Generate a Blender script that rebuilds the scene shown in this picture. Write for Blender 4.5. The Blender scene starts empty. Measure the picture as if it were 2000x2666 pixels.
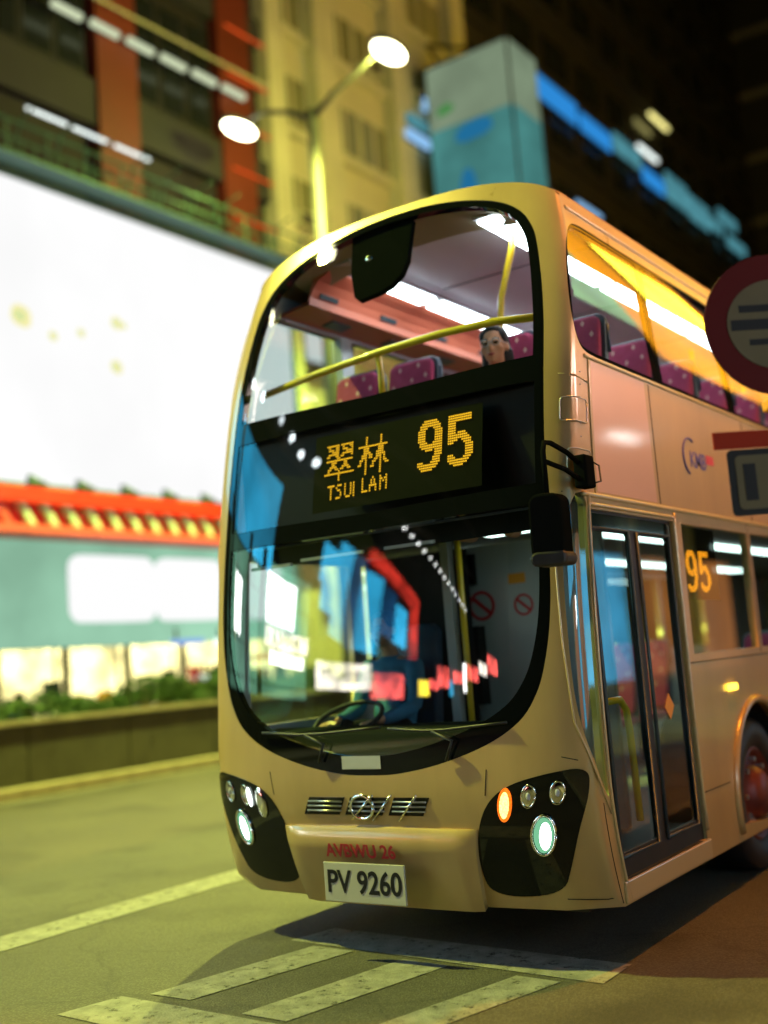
import bpy, bmesh, math, random
from mathutils import Vector, Matrix, noise
from mathutils.geometry import delaunay_2d_cdt

R = math.radians
rnd = random.Random(7)
sc = bpy.context.scene
col = sc.collection

# ------------------------------------------------------------------ camera, sky, exposure
CAM = Vector((3.6826, -5.0098, 1.5732))
YAW, PITCH, ROLL = 0.6038, 0.1304, -0.0762
fw = Vector((-math.sin(YAW) * math.cos(PITCH), math.cos(YAW) * math.cos(PITCH), math.sin(PITCH)))
rt = Vector((math.cos(YAW), math.sin(YAW), 0)); up = rt.cross(fw)
r2 = rt * math.cos(ROLL) + up * math.sin(ROLL)
u2 = -rt * math.sin(ROLL) + up * math.cos(ROLL)
cd = bpy.data.cameras.new('camera'); cam = bpy.data.objects.new('camera', cd); col.objects.link(cam)
m = Matrix.Identity(4)
for i in range(3):
    m[i][0], m[i][1], m[i][2], m[i][3] = r2[i], u2[i], -fw[i], CAM[i]
cam.matrix_world = m
cd.sensor_fit = 'VERTICAL'; cd.sensor_height = 36.0; cd.sensor_width = 27.0; cd.lens = 39.67
cd.clip_start = 0.05; cd.clip_end = 800
cd.dof.use_dof = True; cd.dof.focus_distance = 5.65; cd.dof.aperture_fstop = 0.6
sc.camera = cam

w = bpy.data.worlds.new('World'); sc.world = w; w.use_nodes = True
nt = w.node_tree; bg = nt.nodes['Background']
sky = nt.nodes.new('ShaderNodeTexSky'); sky.sky_type = 'NISHITA'; sky.sun_disc = False
sky.sun_elevation = R(-4); sky.sun_rotation = R(200); sky.altitude = 20
nt.links.new(sky.outputs[0], bg.inputs[0]); bg.inputs[1].default_value = 0.004

vs = sc.view_settings
vs.view_transform = 'Standard'; vs.look = 'None'; vs.exposure = 0.0; vs.gamma = 1.0; vs.use_curve_mapping = False
sc.render.engine = 'CYCLES'
cy = sc.cycles
cy.use_denoising = True; cy.max_bounces = 8; cy.transparent_max_bounces = 16
cy.diffuse_bounces = 3; cy.glossy_bounces = 4; cy.sample_clamp_indirect = 6.0; cy.caustics_reflective = False; cy.caustics_refractive = False

# ------------------------------------------------------------------ materials
def principled(name, colr, rough=0.5, metal=0.0, coat=0.0, var=0.0, vscale=3.0, bump=0.0, bscale=60.0, spec=0.5, col2=None, stretch=None):
    mt = bpy.data.materials.new(name); mt.use_nodes = True
    n = mt.node_tree.nodes; l = mt.node_tree.links; b = n['Principled BSDF']
    b.inputs['Base Color'].default_value = (*colr, 1); b.inputs['Roughness'].default_value = rough
    b.inputs['Metallic'].default_value = metal; b.inputs['Coat Weight'].default_value = coat
    b.inputs['Coat Roughness'].default_value = 0.08
    b.inputs['Specular IOR Level'].default_value = spec
    if var > 0 or bump > 0 or col2:
        tc = n.new('ShaderNodeTexCoord'); mp = n.new('ShaderNodeMapping')
        if stretch: mp.inputs['Scale'].default_value = stretch
        l.new(tc.outputs['Object'], mp.inputs[0])
    if var > 0 or col2:
        nz = n.new('ShaderNodeTexNoise'); nz.inputs['Scale'].default_value = vscale; nz.inputs['Detail'].default_value = 6; nz.inputs['Roughness'].default_value = 0.6
        l.new(mp.outputs[0], nz.inputs['Vector'])
        rp = n.new('ShaderNodeValToRGB'); rp.color_ramp.elements[0].position = 0.3; rp.color_ramp.elements[1].position = 0.72
        c2 = col2 or tuple(min(1, c * (1 + var)) for c in colr)
        c1 = colr if col2 else tuple(c * (1 - var) for c in colr)
        rp.color_ramp.elements[0].color = (*c1, 1); rp.color_ramp.elements[1].color = (*c2, 1)
        l.new(nz.outputs[0], rp.inputs[0]); l.new(rp.outputs[0], b.inputs['Base Color'])
        mr = n.new('ShaderNodeMapRange'); mr.inputs[3].default_value = max(0, rough - 0.08); mr.inputs[4].default_value = min(1, rough + 0.1)
        l.new(nz.outputs[0], mr.inputs[0]); l.new(mr.outputs[0], b.inputs['Roughness'])
    if bump > 0:
        nb = n.new('ShaderNodeTexNoise'); nb.inputs['Scale'].default_value = bscale; nb.inputs['Detail'].default_value = 4
        l.new(mp.outputs[0], nb.inputs['Vector'])
        bp = n.new('ShaderNodeBump'); bp.inputs['Strength'].default_value = bump; bp.inputs['Distance'].default_value = 0.02
        l.new(nb.outputs[0], bp.inputs['Height']); l.new(bp.outputs[0], b.inputs['Normal'])
    return mt

def emit(name, colr, strength, var=0.0, vscale=1.0):
    mt = bpy.data.materials.new(name); mt.use_nodes = True
    n = mt.node_tree.nodes; l = mt.node_tree.links; n.remove(n['Principled BSDF'])
    e = n.new('ShaderNodeEmission'); e.inputs[0].default_value = (*colr, 1); e.inputs[1].default_value = strength
    if var > 0:
        tc = n.new('ShaderNodeTexCoord'); nz = n.new('ShaderNodeTexNoise'); nz.inputs['Scale'].default_value = vscale; nz.inputs['Detail'].default_value = 4
        l.new(tc.outputs['Object'], nz.inputs['Vector'])
        mr = n.new('ShaderNodeMapRange'); mr.inputs[1].default_value = 0.3; mr.inputs[2].default_value = 0.7
        mr.inputs[3].default_value = strength * (1 - var); mr.inputs[4].default_value = strength * (1 + var)
        l.new(nz.outputs[0], mr.inputs[0]); l.new(mr.outputs[0], e.inputs[1])
    l.new(e.outputs[0], n['Material Output'].inputs[0])
    return mt

def glass(name, tint=(0.9, 0.95, 0.92), refl=1.0, ior=1.5, rough=0.0, streak=0.0):
    mt = bpy.data.materials.new(name); mt.use_nodes = True
    n = mt.node_tree.nodes; l = mt.node_tree.links; n.remove(n['Principled BSDF'])
    t = n.new('ShaderNodeBsdfTransparent'); t.inputs[0].default_value = (*tint, 1)
    g = n.new('ShaderNodeBsdfGlossy'); g.inputs['Color'].default_value = (refl, refl, refl, 1); g.inputs['Roughness'].default_value = rough
    lw = n.new('ShaderNodeLayerWeight'); lw.inputs[0].default_value = 0.5      # Schlick, the same from both sides of the thin sheet
    pw_ = n.new('ShaderNodeMath'); pw_.operation = 'POWER'; pw_.inputs[1].default_value = 5.0; l.new(lw.outputs['Facing'], pw_.inputs[0])
    f0 = ((ior - 1) / (ior + 1)) ** 2 * 1.6
    fr = n.new('ShaderNodeMapRange'); fr.inputs[3].default_value = f0; fr.inputs[4].default_value = 1.0; l.new(pw_.outputs[0], fr.inputs[0])
    mx = n.new('ShaderNodeMixShader'); l.new(fr.outputs[0], mx.inputs[0]); l.new(t.outputs[0], mx.inputs[1]); l.new(g.outputs[0], mx.inputs[2])
    l.new(mx.outputs[0], n['Material Output'].inputs[0])
    return mt

def brickish(name, c1, c2, scale, rough=0.8):   # large facade tiles, too far away to pick apart
    mt = bpy.data.materials.new(name); mt.use_nodes = True
    n = mt.node_tree.nodes; l = mt.node_tree.links; b = n['Principled BSDF']
    tc = n.new('ShaderNodeTexCoord'); mp = n.new('ShaderNodeMapping'); mp.inputs['Rotation'].default_value = (0, R(90), R(90))
    nz = n.new('ShaderNodeTexNoise'); nz.inputs['Scale'].default_value = scale; nz.inputs['Detail'].default_value = 8
    l.new(tc.outputs['Object'], nz.inputs['Vector'])
    rp = n.new('ShaderNodeValToRGB'); rp.color_ramp.elements[0].position = .3; rp.color_ramp.elements[1].position = .7
    rp.color_ramp.elements[0].color = (*c1, 1); rp.color_ramp.elements[1].color = (*c2, 1)
    l.new(nz.outputs[0], rp.inputs[0]); l.new(rp.outputs[0], b.inputs['Base Color']); b.inputs['Roughness'].default_value = rough
    return mt

M = {}
M['gold'] = principled('champagne_paint', (0.48, 0.325, 0.125), 0.30, 0.15, 0.7, var=0.13, vscale=2.2, stretch=(1.0, 1.0, 0.25), bump=0.03, bscale=2.5)
M['gold_trim'] = principled('champagne_trim', (0.55, 0.41, 0.20), 0.28, 0.2, 0.7)
M['peach'] = principled('peach_lit_gold', (0.62, 0.38, 0.24), 0.32, 0.1, 0.7, var=0.04, vscale=1.5)  # body gold with the peach light on the side put into its colour
M['black_gloss'] = principled('black_gloss', (0.004, 0.005, 0.005), 0.025, 0, 0.0, spec=0.35)
M['rubber'] = principled('black_rubber', (0.012, 0.012, 0.012), 0.5, var=0.3, vscale=8)
M['black_plastic'] = principled('black_plastic', (0.006, 0.007, 0.006), 0.95, spec=0.0, bump=0.1, bscale=200)
M['glass'] = glass('window_glass')
M['windscreen'] = glass('windscreen_glass', (0.84, 0.92, 0.9), 1.0, 1.8)
M['side_glass'] = glass('tinted_side_glass', (0.72, 0.82, 0.8), 1.0, 1.7)
M['blue_glass'] = glass('quarter_light_glass', (0.6, 0.85, 0.95), 1.0, 1.9)
M['door_glass'] = glass('door_glass', (0.55, 0.66, 0.66), 1.0, 1.55)
M['dest_glass'] = glass('sign_cover_glass', (0.55, 0.6, 0.55), 1.0, 1.6)
M['grey_in'] = principled('interior_grey', (0.42, 0.42, 0.44), 0.55, var=0.06)
M['lavender'] = principled('ceiling_lavender', (0.52, 0.51, 0.60), 0.5, var=0.05)
M['khaki'] = principled('front_lining_khaki', (0.34, 0.30, 0.20), 0.6, var=0.08)
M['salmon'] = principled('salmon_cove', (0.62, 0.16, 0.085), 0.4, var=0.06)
M['salmon_shaded'] = principled('salmon_soffit', (0.36, 0.10, 0.06), 0.5, var=0.08)  # cove salmon with the shade of its lower face put into the colour
M['vent'] = principled('vent_teal', (0.03, 0.06, 0.07), 0.5)
M['yellow'] = principled('yellow_rail', (0.80, 0.56, 0.02), 0.3, 0, 0.3, var=0.04, vscale=20)
M['magenta'] = principled('magenta_seat_fabric', (0.36, 0.03, 0.10), 0.85, bump=0.3, bscale=150, col2=(0.42, 0.05, 0.15), vscale=30)
M['dot'] = principled('pale_fabric_dot', (0.75, 0.45, 0.42), 0.85)
M['seat_shell'] = principled('navy_seat_shell', (0.03, 0.06, 0.10), 0.4)
M['floor_in'] = principled('deck_vinyl', (0.10, 0.10, 0.11), 0.6, var=0.2, vscale=10)
M['dash'] = principled('dashboard_grey', (0.022, 0.024, 0.022), 0.95, spec=0.0, bump=0.1, bscale=120)
M['panel_pale'] = principled('partition_pale_grey', (0.40, 0.43, 0.43), 0.4, var=0.05)
M['red_mark'] = principled('red_print', (0.5, 0.02, 0.03), 0.5)
M['white_mark'] = principled('white_print', (0.75, 0.75, 0.72), 0.5)
M['black_mark'] = principled('black_print', (0.012, 0.012, 0.012), 0.6, spec=0.15)
M['blue_mark'] = principled('navy_print', (0.06, 0.05, 0.22), 0.5)
M['orange_mark'] = principled('orange_print', (0.75, 0.30, 0.02), 0.5)
M['door_bar'] = principled('door_bar_blue_grey', (0.05, 0.075, 0.09), 0.45, 0.3)
M['chrome'] = principled('reflector_chrome', (0.8, 0.8, 0.8), 0.12, 1.0)
M['steel'] = principled('brushed_steel', (0.5, 0.5, 0.5), 0.35, 0.9, var=0.1)
M['led'] = emit('amber_led', (1.0, 0.50, 0.02), 2.2)
M['led_side'] = emit('orange_led', (1.0, 0.32, 0.01), 2.6)
M['tube'] = emit('interior_light', (0.86, 0.93, 1.0), 18.0)
M['tube_low'] = emit('interior_light_lower', (0.8, 1.0, 0.92), 6.0)
M['headlight'] = emit('headlight_lens', (0.22, 0.62, 0.34), 0.9)
M['beam'] = emit('headlight_beam', (0.88, 1.0, 0.92), 8.0)
M['amber'] = emit('indicator_lens', (1.0, 0.17, 0.01), 1.6, 0.3, 60)
M['amber_core'] = emit('indicator_core', (1.0, 0.75, 0.20), 2.5, 0.5, 90)
M['skin'] = principled('skin', (0.66, 0.33, 0.18), 0.5, var=0.08, vscale=20)
M['hair'] = principled('black_hair', (0.008, 0.007, 0.007), 0.4, bump=0.5, bscale=220)
M['navy_cloth'] = principled('navy_cloth', (0.012, 0.02, 0.04), 0.85, var=0.3, vscale=15)
M['blue_cloth'] = principled('blue_shirt_cloth', (0.05, 0.22, 0.38), 0.8, var=0.15, vscale=12)
M['trouser'] = principled('dark_trousers', (0.01, 0.012, 0.015), 0.85)
M['asphalt'] = principled('asphalt', (0.060, 0.057, 0.042), 0.72, var=0.0, col2=(0.10, 0.096, 0.072), vscale=0.6, bump=0.5, bscale=90)
M['paint'] = principled('worn_road_paint', (0.12, 0.12, 0.105), 0.7, col2=(0.27, 0.27, 0.24), vscale=9, bump=0.4, bscale=90)
def wear(mt, scale, lo, hi):      # worn paint: flakes missing in patches of their own shape
    n = mt.node_tree.nodes; l = mt.node_tree.links
    tc = n.new('ShaderNodeTexCoord'); nz = n.new('ShaderNodeTexNoise'); nz.inputs['Scale'].default_value = scale; nz.inputs['Detail'].default_value = 9; nz.inputs['Roughness'].default_value = 0.75
    l.new(tc.outputs['Object'], nz.inputs['Vector'])
    mr = n.new('ShaderNodeMapRange'); mr.inputs[1].default_value = lo; mr.inputs[2].default_value = hi; l.new(nz.outputs[0], mr.inputs[0])
    l.new(mr.outputs[0], n['Principled BSDF'].inputs['Alpha'])
wear(M['paint'], 11.0, 0.30, 0.46)
def road_detail(mt):               # aggregate grain, tar patches and fine cracks
    n = mt.node_tree.nodes; l = mt.node_tree.links; b = n['Principled BSDF']
    src = b.inputs['Base Color'].links[0].from_socket
    tc = n.new('ShaderNodeTexCoord')
    g = n.new('ShaderNodeTexVoronoi'); g.inputs['Scale'].default_value = 70; l.new(tc.outputs['Object'], g.inputs['Vector'])
    gm = n.new('ShaderNodeMapRange'); gm.inputs[1].default_value = 0.0; gm.inputs[2].default_value = 0.6; gm.inputs[3].default_value = 1.35; gm.inputs[4].default_value = 0.6; l.new(g.outputs['Distance'], gm.inputs[0])
    wz = n.new('ShaderNodeTexNoise'); wz.inputs['Scale'].default_value = 2.0; wz.inputs['Detail'].default_value = 5; l.new(tc.outputs['Object'], wz.inputs['Vector'])
    ad = n.new('ShaderNodeMixRGB'); ad.blend_type = 'ADD'; ad.inputs[0].default_value = 0.45; l.new(tc.outputs['Object'], ad.inputs[1]); l.new(wz.outputs['Color'], ad.inputs[2])
    cr_ = n.new('ShaderNodeTexVoronoi'); cr_.feature = 'DISTANCE_TO_EDGE'; cr_.inputs['Scale'].default_value = 0.55; l.new(ad.outputs[0], cr_.inputs['Vector'])
    cm = n.new('ShaderNodeMapRange'); cm.inputs[1].default_value = 0.0; cm.inputs[2].default_value = 0.012; cm.inputs[3].default_value = 0.72; cm.inputs[4].default_value = 1.0; l.new(cr_.outputs['Distance'], cm.inputs[0])
    st = n.new('ShaderNodeTexNoise'); st.inputs['Scale'].default_value = 0.9; st.inputs['Detail'].default_value = 7; l.new(tc.outputs['Object'], st.inputs['Vector'])
    sm = n.new('ShaderNodeMapRange'); sm.inputs[1].default_value = 0.52; sm.inputs[2].default_value = 0.68; sm.inputs[3].default_value = 1.0; sm.inputs[4].default_value = 0.5; l.new(st.outputs[0], sm.inputs[0])
    m1 = n.new('ShaderNodeMath'); m1.operation = 'MULTIPLY'; l.new(gm.outputs[0], m1.inputs[0]); l.new(cm.outputs[0], m1.inputs[1])
    m2 = n.new('ShaderNodeMath'); m2.operation = 'MULTIPLY'; l.new(m1.outputs[0], m2.inputs[0]); l.new(sm.outputs[0], m2.inputs[1])
    mx = n.new('ShaderNodeVectorMath'); mx.operation = 'SCALE'; l.new(src, mx.inputs[0]); l.new(m2.outputs[0], mx.inputs['Scale']); l.new(mx.outputs[0], b.inputs['Base Color'])
road_detail(M['asphalt'])
M['kerb'] = principled('kerb_concrete', (0.30, 0.27, 0.20), 0.8, var=0.25, vscale=3, bump=0.3, bscale=40)
M['paving'] = principled('paving_slab', (0.20, 0.18, 0.14), 0.85, var=0.3, vscale=2, bump=0.3, bscale=40)
M['planter'] = principled('planter_concrete', (0.05, 0.05, 0.034), 0.85, var=0.3, vscale=1.5, bump=0.3, bscale=20)
M['leaf'] = principled('hedge_leaf', (0.018, 0.07, 0.010), 0.55, col2=(0.04, 0.12, 0.015), vscale=4)
M['bark'] = principled('twig_bark', (0.06, 0.045, 0.03), 0.9)
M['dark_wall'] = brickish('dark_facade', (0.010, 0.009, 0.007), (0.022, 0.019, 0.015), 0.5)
M['grey_band'] = principled('grey_slab', (0.16, 0.15, 0.13), 0.8, var=0.2, vscale=0.8)
M['dim_slab'] = principled('dim_grey_slab', (0.028, 0.028, 0.024), 0.85, var=0.25, vscale=0.8)  # dimness of the unlit facade put into the slab grey
M['red_col'] = principled('red_column', (0.13, 0.014, 0.004), 0.6, var=0.2, vscale=0.6)
M['beige'] = brickish('beige_facade', (0.46, 0.43, 0.24), (0.60, 0.56, 0.33), 0.35)
M['beige_trim'] = principled('beige_trim', (0.55, 0.52, 0.32), 0.7, var=0.15, vscale=0.8)
M['dark_glass'] = principled('dark_window', (0.015, 0.018, 0.018), 0.15, 0, 0)
M['frame'] = principled('window_frame_metal', (0.04, 0.04, 0.036), 0.5, 0.4)
M['catwalk'] = principled('green_metal_glow', (0.07, 0.16, 0.13), 0.5, 0.5, var=0.15)  # green metal, tinted further for the teal glow of the billboard
M['red_paint'] = principled('red_fascia_paint', (0.58, 0.018, 0.012), 0.45, var=0.12, vscale=1.2)
M['pink_paint'] = principled('pale_red_strip', (0.60, 0.09, 0.09), 0.5, var=0.1)
M['mint'] = principled('mint_panel', (0.42, 0.62, 0.48), 0.5, var=0.06, vscale=0.5)
M['rim_red'] = principled('rim_dark_red', (0.16, 0.03, 0.02), 0.45, 0.3, var=0.2)
M['pole'] = principled('lamp_post_steel', (0.05, 0.05, 0.042), 0.5, 0.4, var=0.12)
M['billboard'] = emit('billboard_face', (1.0, 1.0, 1.0), 1.0, 0.08, 0.15)
M['bill_yellow'] = emit('billboard_yellow', (1.0, 0.93, 0.45), 0.95)
M['bill_green'] = emit('billboard_green', (0.45, 0.85, 0.35), 0.8)
M['white_sign'] = emit('white_lightbox', (0.98, 1.0, 0.97), 15.0)
M['white_box'] = emit('white_lightbox_fascia', (1.0, 1.0, 1.0), 1.0)
M['soft_white'] = emit('soft_lightbox', (0.85, 1.0, 0.9), 1.6)
M['mint_sign'] = emit('mint_lightbox', (0.32, 0.60, 0.42), 1.0, 0.25, 0.35)
M['lamp_lens'] = emit('street_lamp_lens', (1.0, 0.97, 0.62), 14.0)
M['fluor'] = emit('fluorescent_tube', (0.85, 0.95, 0.62), 0.75)
M['fluor_b'] = emit('fluorescent_white', (0.9, 1.0, 0.95), 1.6)
M['red_neon'] = emit('red_neon', (1.0, 0.12, 0.02), 0.8)
M['teal_sign'] = emit('teal_lightbox', (0.10, 0.36, 0.34), 0.60, 0.3, 0.5)
M['teal_pale'] = emit('pale_teal_print', (0.30, 0.40, 0.26), 0.60, 0.25, 0.6)
M['teal_blue'] = emit('blue_print', (0.02, 0.20, 0.42), 0.75)
M['teal_green'] = emit('green_print', (0.10, 0.40, 0.10), 0.6)
M['blue_neon'] = emit('blue_neon', (0.03, 0.28, 0.75), 0.9)
M['cyan_neon'] = emit('cyan_neon', (0.12, 0.42, 0.50), 0.55, 0.3, 0.8)
M['pale_blue'] = emit('pale_blue_neon', (0.32, 0.62, 1.0), 0.9)
M['yellow_light'] = emit('yellow_light', (1.0, 0.9, 0.3), 1.6)
M['shop_warm'] = emit('shop_interior_warm', (1.0, 0.78, 0.34), 3.2, 0.6, 2.2)
M['shop_orange'] = emit('shop_orange', (1.0, 0.42, 0.10), 0.9)
M['shop_blue'] = emit('shop_blue', (0.3, 0.5, 1.0), 0.9)
M['blue_board'] = emit('blue_billboard', (0.03, 0.36, 0.62), 7.0, 0.6, 0.18)
M['cream_sign'] = emit('cream_lightbox', (0.95, 0.86, 0.74), 8.0, 0.6, 1.1)
M['pink_sign'] = emit('pink_lightbox', (1.0, 0.12, 0.10), 7.0, 0.85, 1.3)
M['orange_sign'] = emit('orange_lightbox', (1.0, 0.38, 0.01), 4.0, 0.4, 0.15)
M['yellow_sign'] = emit('yellow_lightbox', (1.0, 0.78, 0.05), 12.0, 0.5, 0.25)
M['warm_shop'] = emit('warm_shopfront', (1.0, 0.36, 0.09), 1.0, 0.3, 0.6)
M['cyan_shop'] = emit('cyan_shopfront', (0.08, 0.55, 0.95), 2.6, 0.4, 0.8)
M['bulb'] = emit('bulb_white', (0.85, 0.97, 1.0), 22.0)
M['mint_bright'] = emit('mint_lit_wall', (0.30, 0.78, 0.52), 2.0, 0.5, 0.35)
M['green_sign'] = emit('green_lightbox', (0.45, 0.9, 0.4), 2.2, 0.4, 0.3)
M['deep_blue'] = emit('deep_blue_print', (0.02, 0.12, 0.30), 3.0, 0.5, 0.5)
M['red_print_lit'] = emit('red_lit_print', (0.9, 0.05, 0.03), 3.5, 0.8, 0.9)
M['pink_fill'] = emit('pink_fill_light', (1.0, 0.62, 0.56), 24.0, 0.25, 0.4)  # added glow that lights the bus side pink
M['olive_glass'] = principled('olive_window', (0.20, 0.20, 0.10), 0.2)
M['side_lamp'] = emit('side_marker', (1.0, 0.6, 0.05), 5.0)
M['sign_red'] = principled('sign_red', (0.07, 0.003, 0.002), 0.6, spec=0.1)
M['sign_beige'] = principled('sign_dull_beige', (0.11, 0.092, 0.052), 0.7, var=0.12, spec=0.1)  # dull beige with random tone for the sign faces
M['galv'] = principled('galvanised_post', (0.4, 0.4, 0.38), 0.45, 0.7, var=0.12)
M['plate'] = principled('plate_white', (0.42, 0.41, 0.34), 0.45, var=0.05)

# ------------------------------------------------------------------ mesh helpers
class MB:
    def __init__(s): s.v = []; s.f = []
    def add(s, vs_, fs_):
        k = len(s.v); s.v += [tuple(v) for v in vs_]; s.f += [tuple(i + k for i in f) for f in fs_]; return s
    def box(s, c, d, rot=None):
        hx, hy, hz = d[0] / 2, d[1] / 2, d[2] / 2
        P = [Vector((x, y, z)) for x in (-hx, hx) for y in (-hy, hy) for z in (-hz, hz)]
        if rot is not None: P = [rot @ p for p in P]
        c = Vector(c)
        return s.add([p + c for p in P], [(0, 1, 3, 2), (4, 6, 7, 5), (0, 4, 5, 1), (2, 3, 7, 6), (0, 2, 6, 4), (1, 5, 7, 3)])
    def span(s, x0, x1, y0, y1, z0, z1):
        return s.box(((x0 + x1) / 2, (y0 + y1) / 2, (z0 + z1) / 2), (abs(x1 - x0), abs(y1 - y0), abs(z1 - z0)))
    def tube(s, pts, r, n=10, caps=True):
        pts = [Vector(p) for p in pts]; rs = r if isinstance(r, (list, tuple)) else [r] * len(pts)
        rings = []; prev = None
        for i, p in enumerate(pts):
            t = (pts[min(i + 1, len(pts) - 1)] - pts[max(i - 1, 0)]).normalized()
            if prev is None:
                a = t.orthogonal().normalized()
            else:
                a = (prev - t * prev.dot(t)).normalized()
            prev = a; b = t.cross(a)
            rings.append([p + (a * math.cos(q * 2 * math.pi / n) + b * math.sin(q * 2 * math.pi / n)) * rs[i] for q in range(n)])
        vs_ = [v for rg in rings for v in rg]; fs_ = []
        for i in range(len(pts) - 1):
            for q in range(n):
                fs_.append((i * n + q, i * n + (q + 1) % n, (i + 1) * n + (q + 1) % n, (i + 1) * n + q))
        if caps: fs_ += [tuple(range(n))[::-1], tuple((len(pts) - 1) * n + q for q in range(n))]
        return s.add(vs_, fs_)
    def prism(s, poly, depth, fn):
        # poly: 2-d outline; fn(u, v, w) -> point; w runs 0..depth
        n = len(poly)
        vs_ = [fn(u, v, 0) for u, v in poly] + [fn(u, v, depth) for u, v in poly]
        fs_ = [tuple(range(n))[::-1], tuple(range(n, 2 * n))] + [(i, (i + 1) % n, n + (i + 1) % n, n + i) for i in range(n)]
        return s.add(vs_, fs_)
    def lathe(s, prof, c, axis='Z', n=24):
        vs_ = []
        for rr, h in prof:
            for q in range(n):
                a = 2 * math.pi * q / n; x, y = rr * math.cos(a), rr * math.sin(a)
                p = {'Z': (x, y, h), 'X': (h, x, y), 'Y': (x, h, y)}[axis]
                vs_.append(Vector(p) + Vector(c))
        fs_ = []
        for i in range(len(prof) - 1):
            for q in range(n): fs_.append((i * n + q, i * n + (q + 1) % n, (i + 1) * n + (q + 1) % n, (i + 1) * n + q))
        return s.add(vs_, fs_)
    def sphere(s, c, r, n=12, mm=8):
        rx, ry, rz = (r, r, r) if not isinstance(r, (tuple, list)) else r
        vs_ = []; fs_ = []
        for i in range(mm + 1):
            t = math.pi * i / mm
            for q in range(n):
                a = 2 * math.pi * q / n
                vs_.append((c[0] + rx * math.sin(t) * math.cos(a), c[1] + ry * math.sin(t) * math.sin(a), c[2] + rz * math.cos(t)))
        for i in range(mm):
            for q in range(n): fs_.append((i * n + q, (i + 1) * n + q, (i + 1) * n + (q + 1) % n, i * n + (q + 1) % n))
        return s.add(vs_, fs_)

WORLD = {}
def tag(o, label=None, cat=None, group=None, kind=None):
    if label: o['label'] = label
    if cat: o['category'] = cat
    if group: o['group'] = group
    if kind: o['kind'] = kind
    return o
def empty(name, loc, label, cat, group=None):
    o = bpy.data.objects.new(name, None); col.objects.link(o); o.location = loc; o.empty_display_size = 0.2
    WORLD[o.name] = Vector(loc); return tag(o, label, cat, group)
def mk(name, mb, mat, parent=None, smooth=False, bevel=0.0, loc=None, fix=True):
    org = WORLD[parent.name] if parent is not None else Vector(loc or (0, 0, 0))
    me = bpy.data.meshes.new(name)
    me.from_pydata([Vector(v) - org for v in mb.v], [], mb.f); me.materials.append(M[mat] if isinstance(mat, str) else mat)
    if fix:
        bm = bmesh.new(); bm.from_mesh(me); bmesh.ops.recalc_face_normals(bm, faces=bm.faces); bm.to_mesh(me); bm.free()
    o = bpy.data.objects.new(name, me); col.objects.link(o)
    if parent is not None:
        o.parent = parent; WORLD[o.name] = org
    else:
        o.location = org; WORLD[o.name] = org
    if smooth: me.polygons.foreach_set('use_smooth', [True] * len(me.polygons))
    if bevel > 0:
        b = o.modifiers.new('bevel', 'BEVEL'); b.width = bevel; b.segments = 2; b.limit_method = 'ANGLE'; b.angle_limit = R(40)
        if not smooth: pass
    return o
def sbox(name, mat, parent, x0, x1, y0, y1, z0, z1, bevel=0.0):
    return mk(name, MB().span(x0, x1, y0, y1, z0, z1), mat, parent, bevel=bevel)
def copy_tree(o, loc=None, parent=None):
    c = o.copy(); col.objects.link(c); c.parent = parent
    if loc is not None: c.location = loc
    for ch in o.children: copy_tree(ch, None, c)
    return c
def text_mesh(name, body, size, mat, parent, xf, depth=0.004, bold=0.0, extx=1.0):
    cu = bpy.data.curves.new(name, 'FONT'); cu.body = body; cu.size = size; cu.align_x = 'CENTER'; cu.align_y = 'CENTER'; cu.extrude = depth; cu.offset = bold
    t = bpy.data.objects.new(name, cu); col.objects.link(t)
    me = bpy.data.meshes.new_from_object(t.evaluated_get(bpy.context.evaluated_depsgraph_get()))
    bpy.data.objects.remove(t); bpy.data.curves.remove(cu)
    org = WORLD[parent.name]
    for v in me.vertices: v.co = Vector(xf(v.co.x * extx, v.co.y, v.co.z)) - org
    me.materials.clear(); me.materials.append(M[mat])
    o = bpy.data.objects.new(name, me); col.objects.link(o); o.parent = parent; WORLD[o.name] = org
    return o

# ------------------------------------------------------------------ the setting: ground, road, pavements
KX = -10.2          # far kerb
def ground_sheet():
    mb = MB(); mb.add([(-300, -200, 0), (300, -200, 0), (300, 400, 0), (-300, 400, 0)], [(0, 1, 2, 3)])
    o = mk('ground', mb, 'paving'); o.location = (0, 0, -0.02); tag(o, kind='structure')
    mb = MB(); mb.add([(KX, -120, 0), (2.4, -120, 0), (2.4, 250, 0), (KX, 250, 0)], [(0, 1, 2, 3)])
    o = mk('road', mb, 'asphalt'); tag(o, kind='structure')
    # near pavement and far pavement, each a raised slab; kerbs made of single kerb stones
    o = mk('pavement', MB().span(2.55, 8.3, -60, 80, -0.01, 0.13), 'paving'); tag(o, kind='structure')
    o2 = mk('pavement', MB().span(-14.2, KX - 0.16, -60, 90, -0.01, 0.13), 'paving'); tag(o2, kind='structure')
    st = MB().span(-0.07, 0.07, -0.495, 0.495, -0.01, 0.15)
    first = None
    for x, host, ys in ((2.47, o, range(-4, 9)), (KX - 0.08, o2, range(-2, 34))):
        for k in ys:
            if first is None:
                first = mk('kerb_stone', st, 'kerb', host, bevel=0.012); ob = first
            else:
                ob = first.copy(); col.objects.link(ob); ob.parent = host
            ob.location = (x, k + 0.5, 0.0)
    for x, host, ys in ((2.47, o, ((-60, -4), (9, 80))), (KX - 0.08, o2, ((-60, -2), (34, 90)))):
        for a, b in ys:
            mk('kerb_run', MB().span(x - 0.07, x + 0.07, a, b, -0.01, 0.15), 'kerb', host)
    return o, o2
pav_near, pav_far = ground_sheet()
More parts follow.
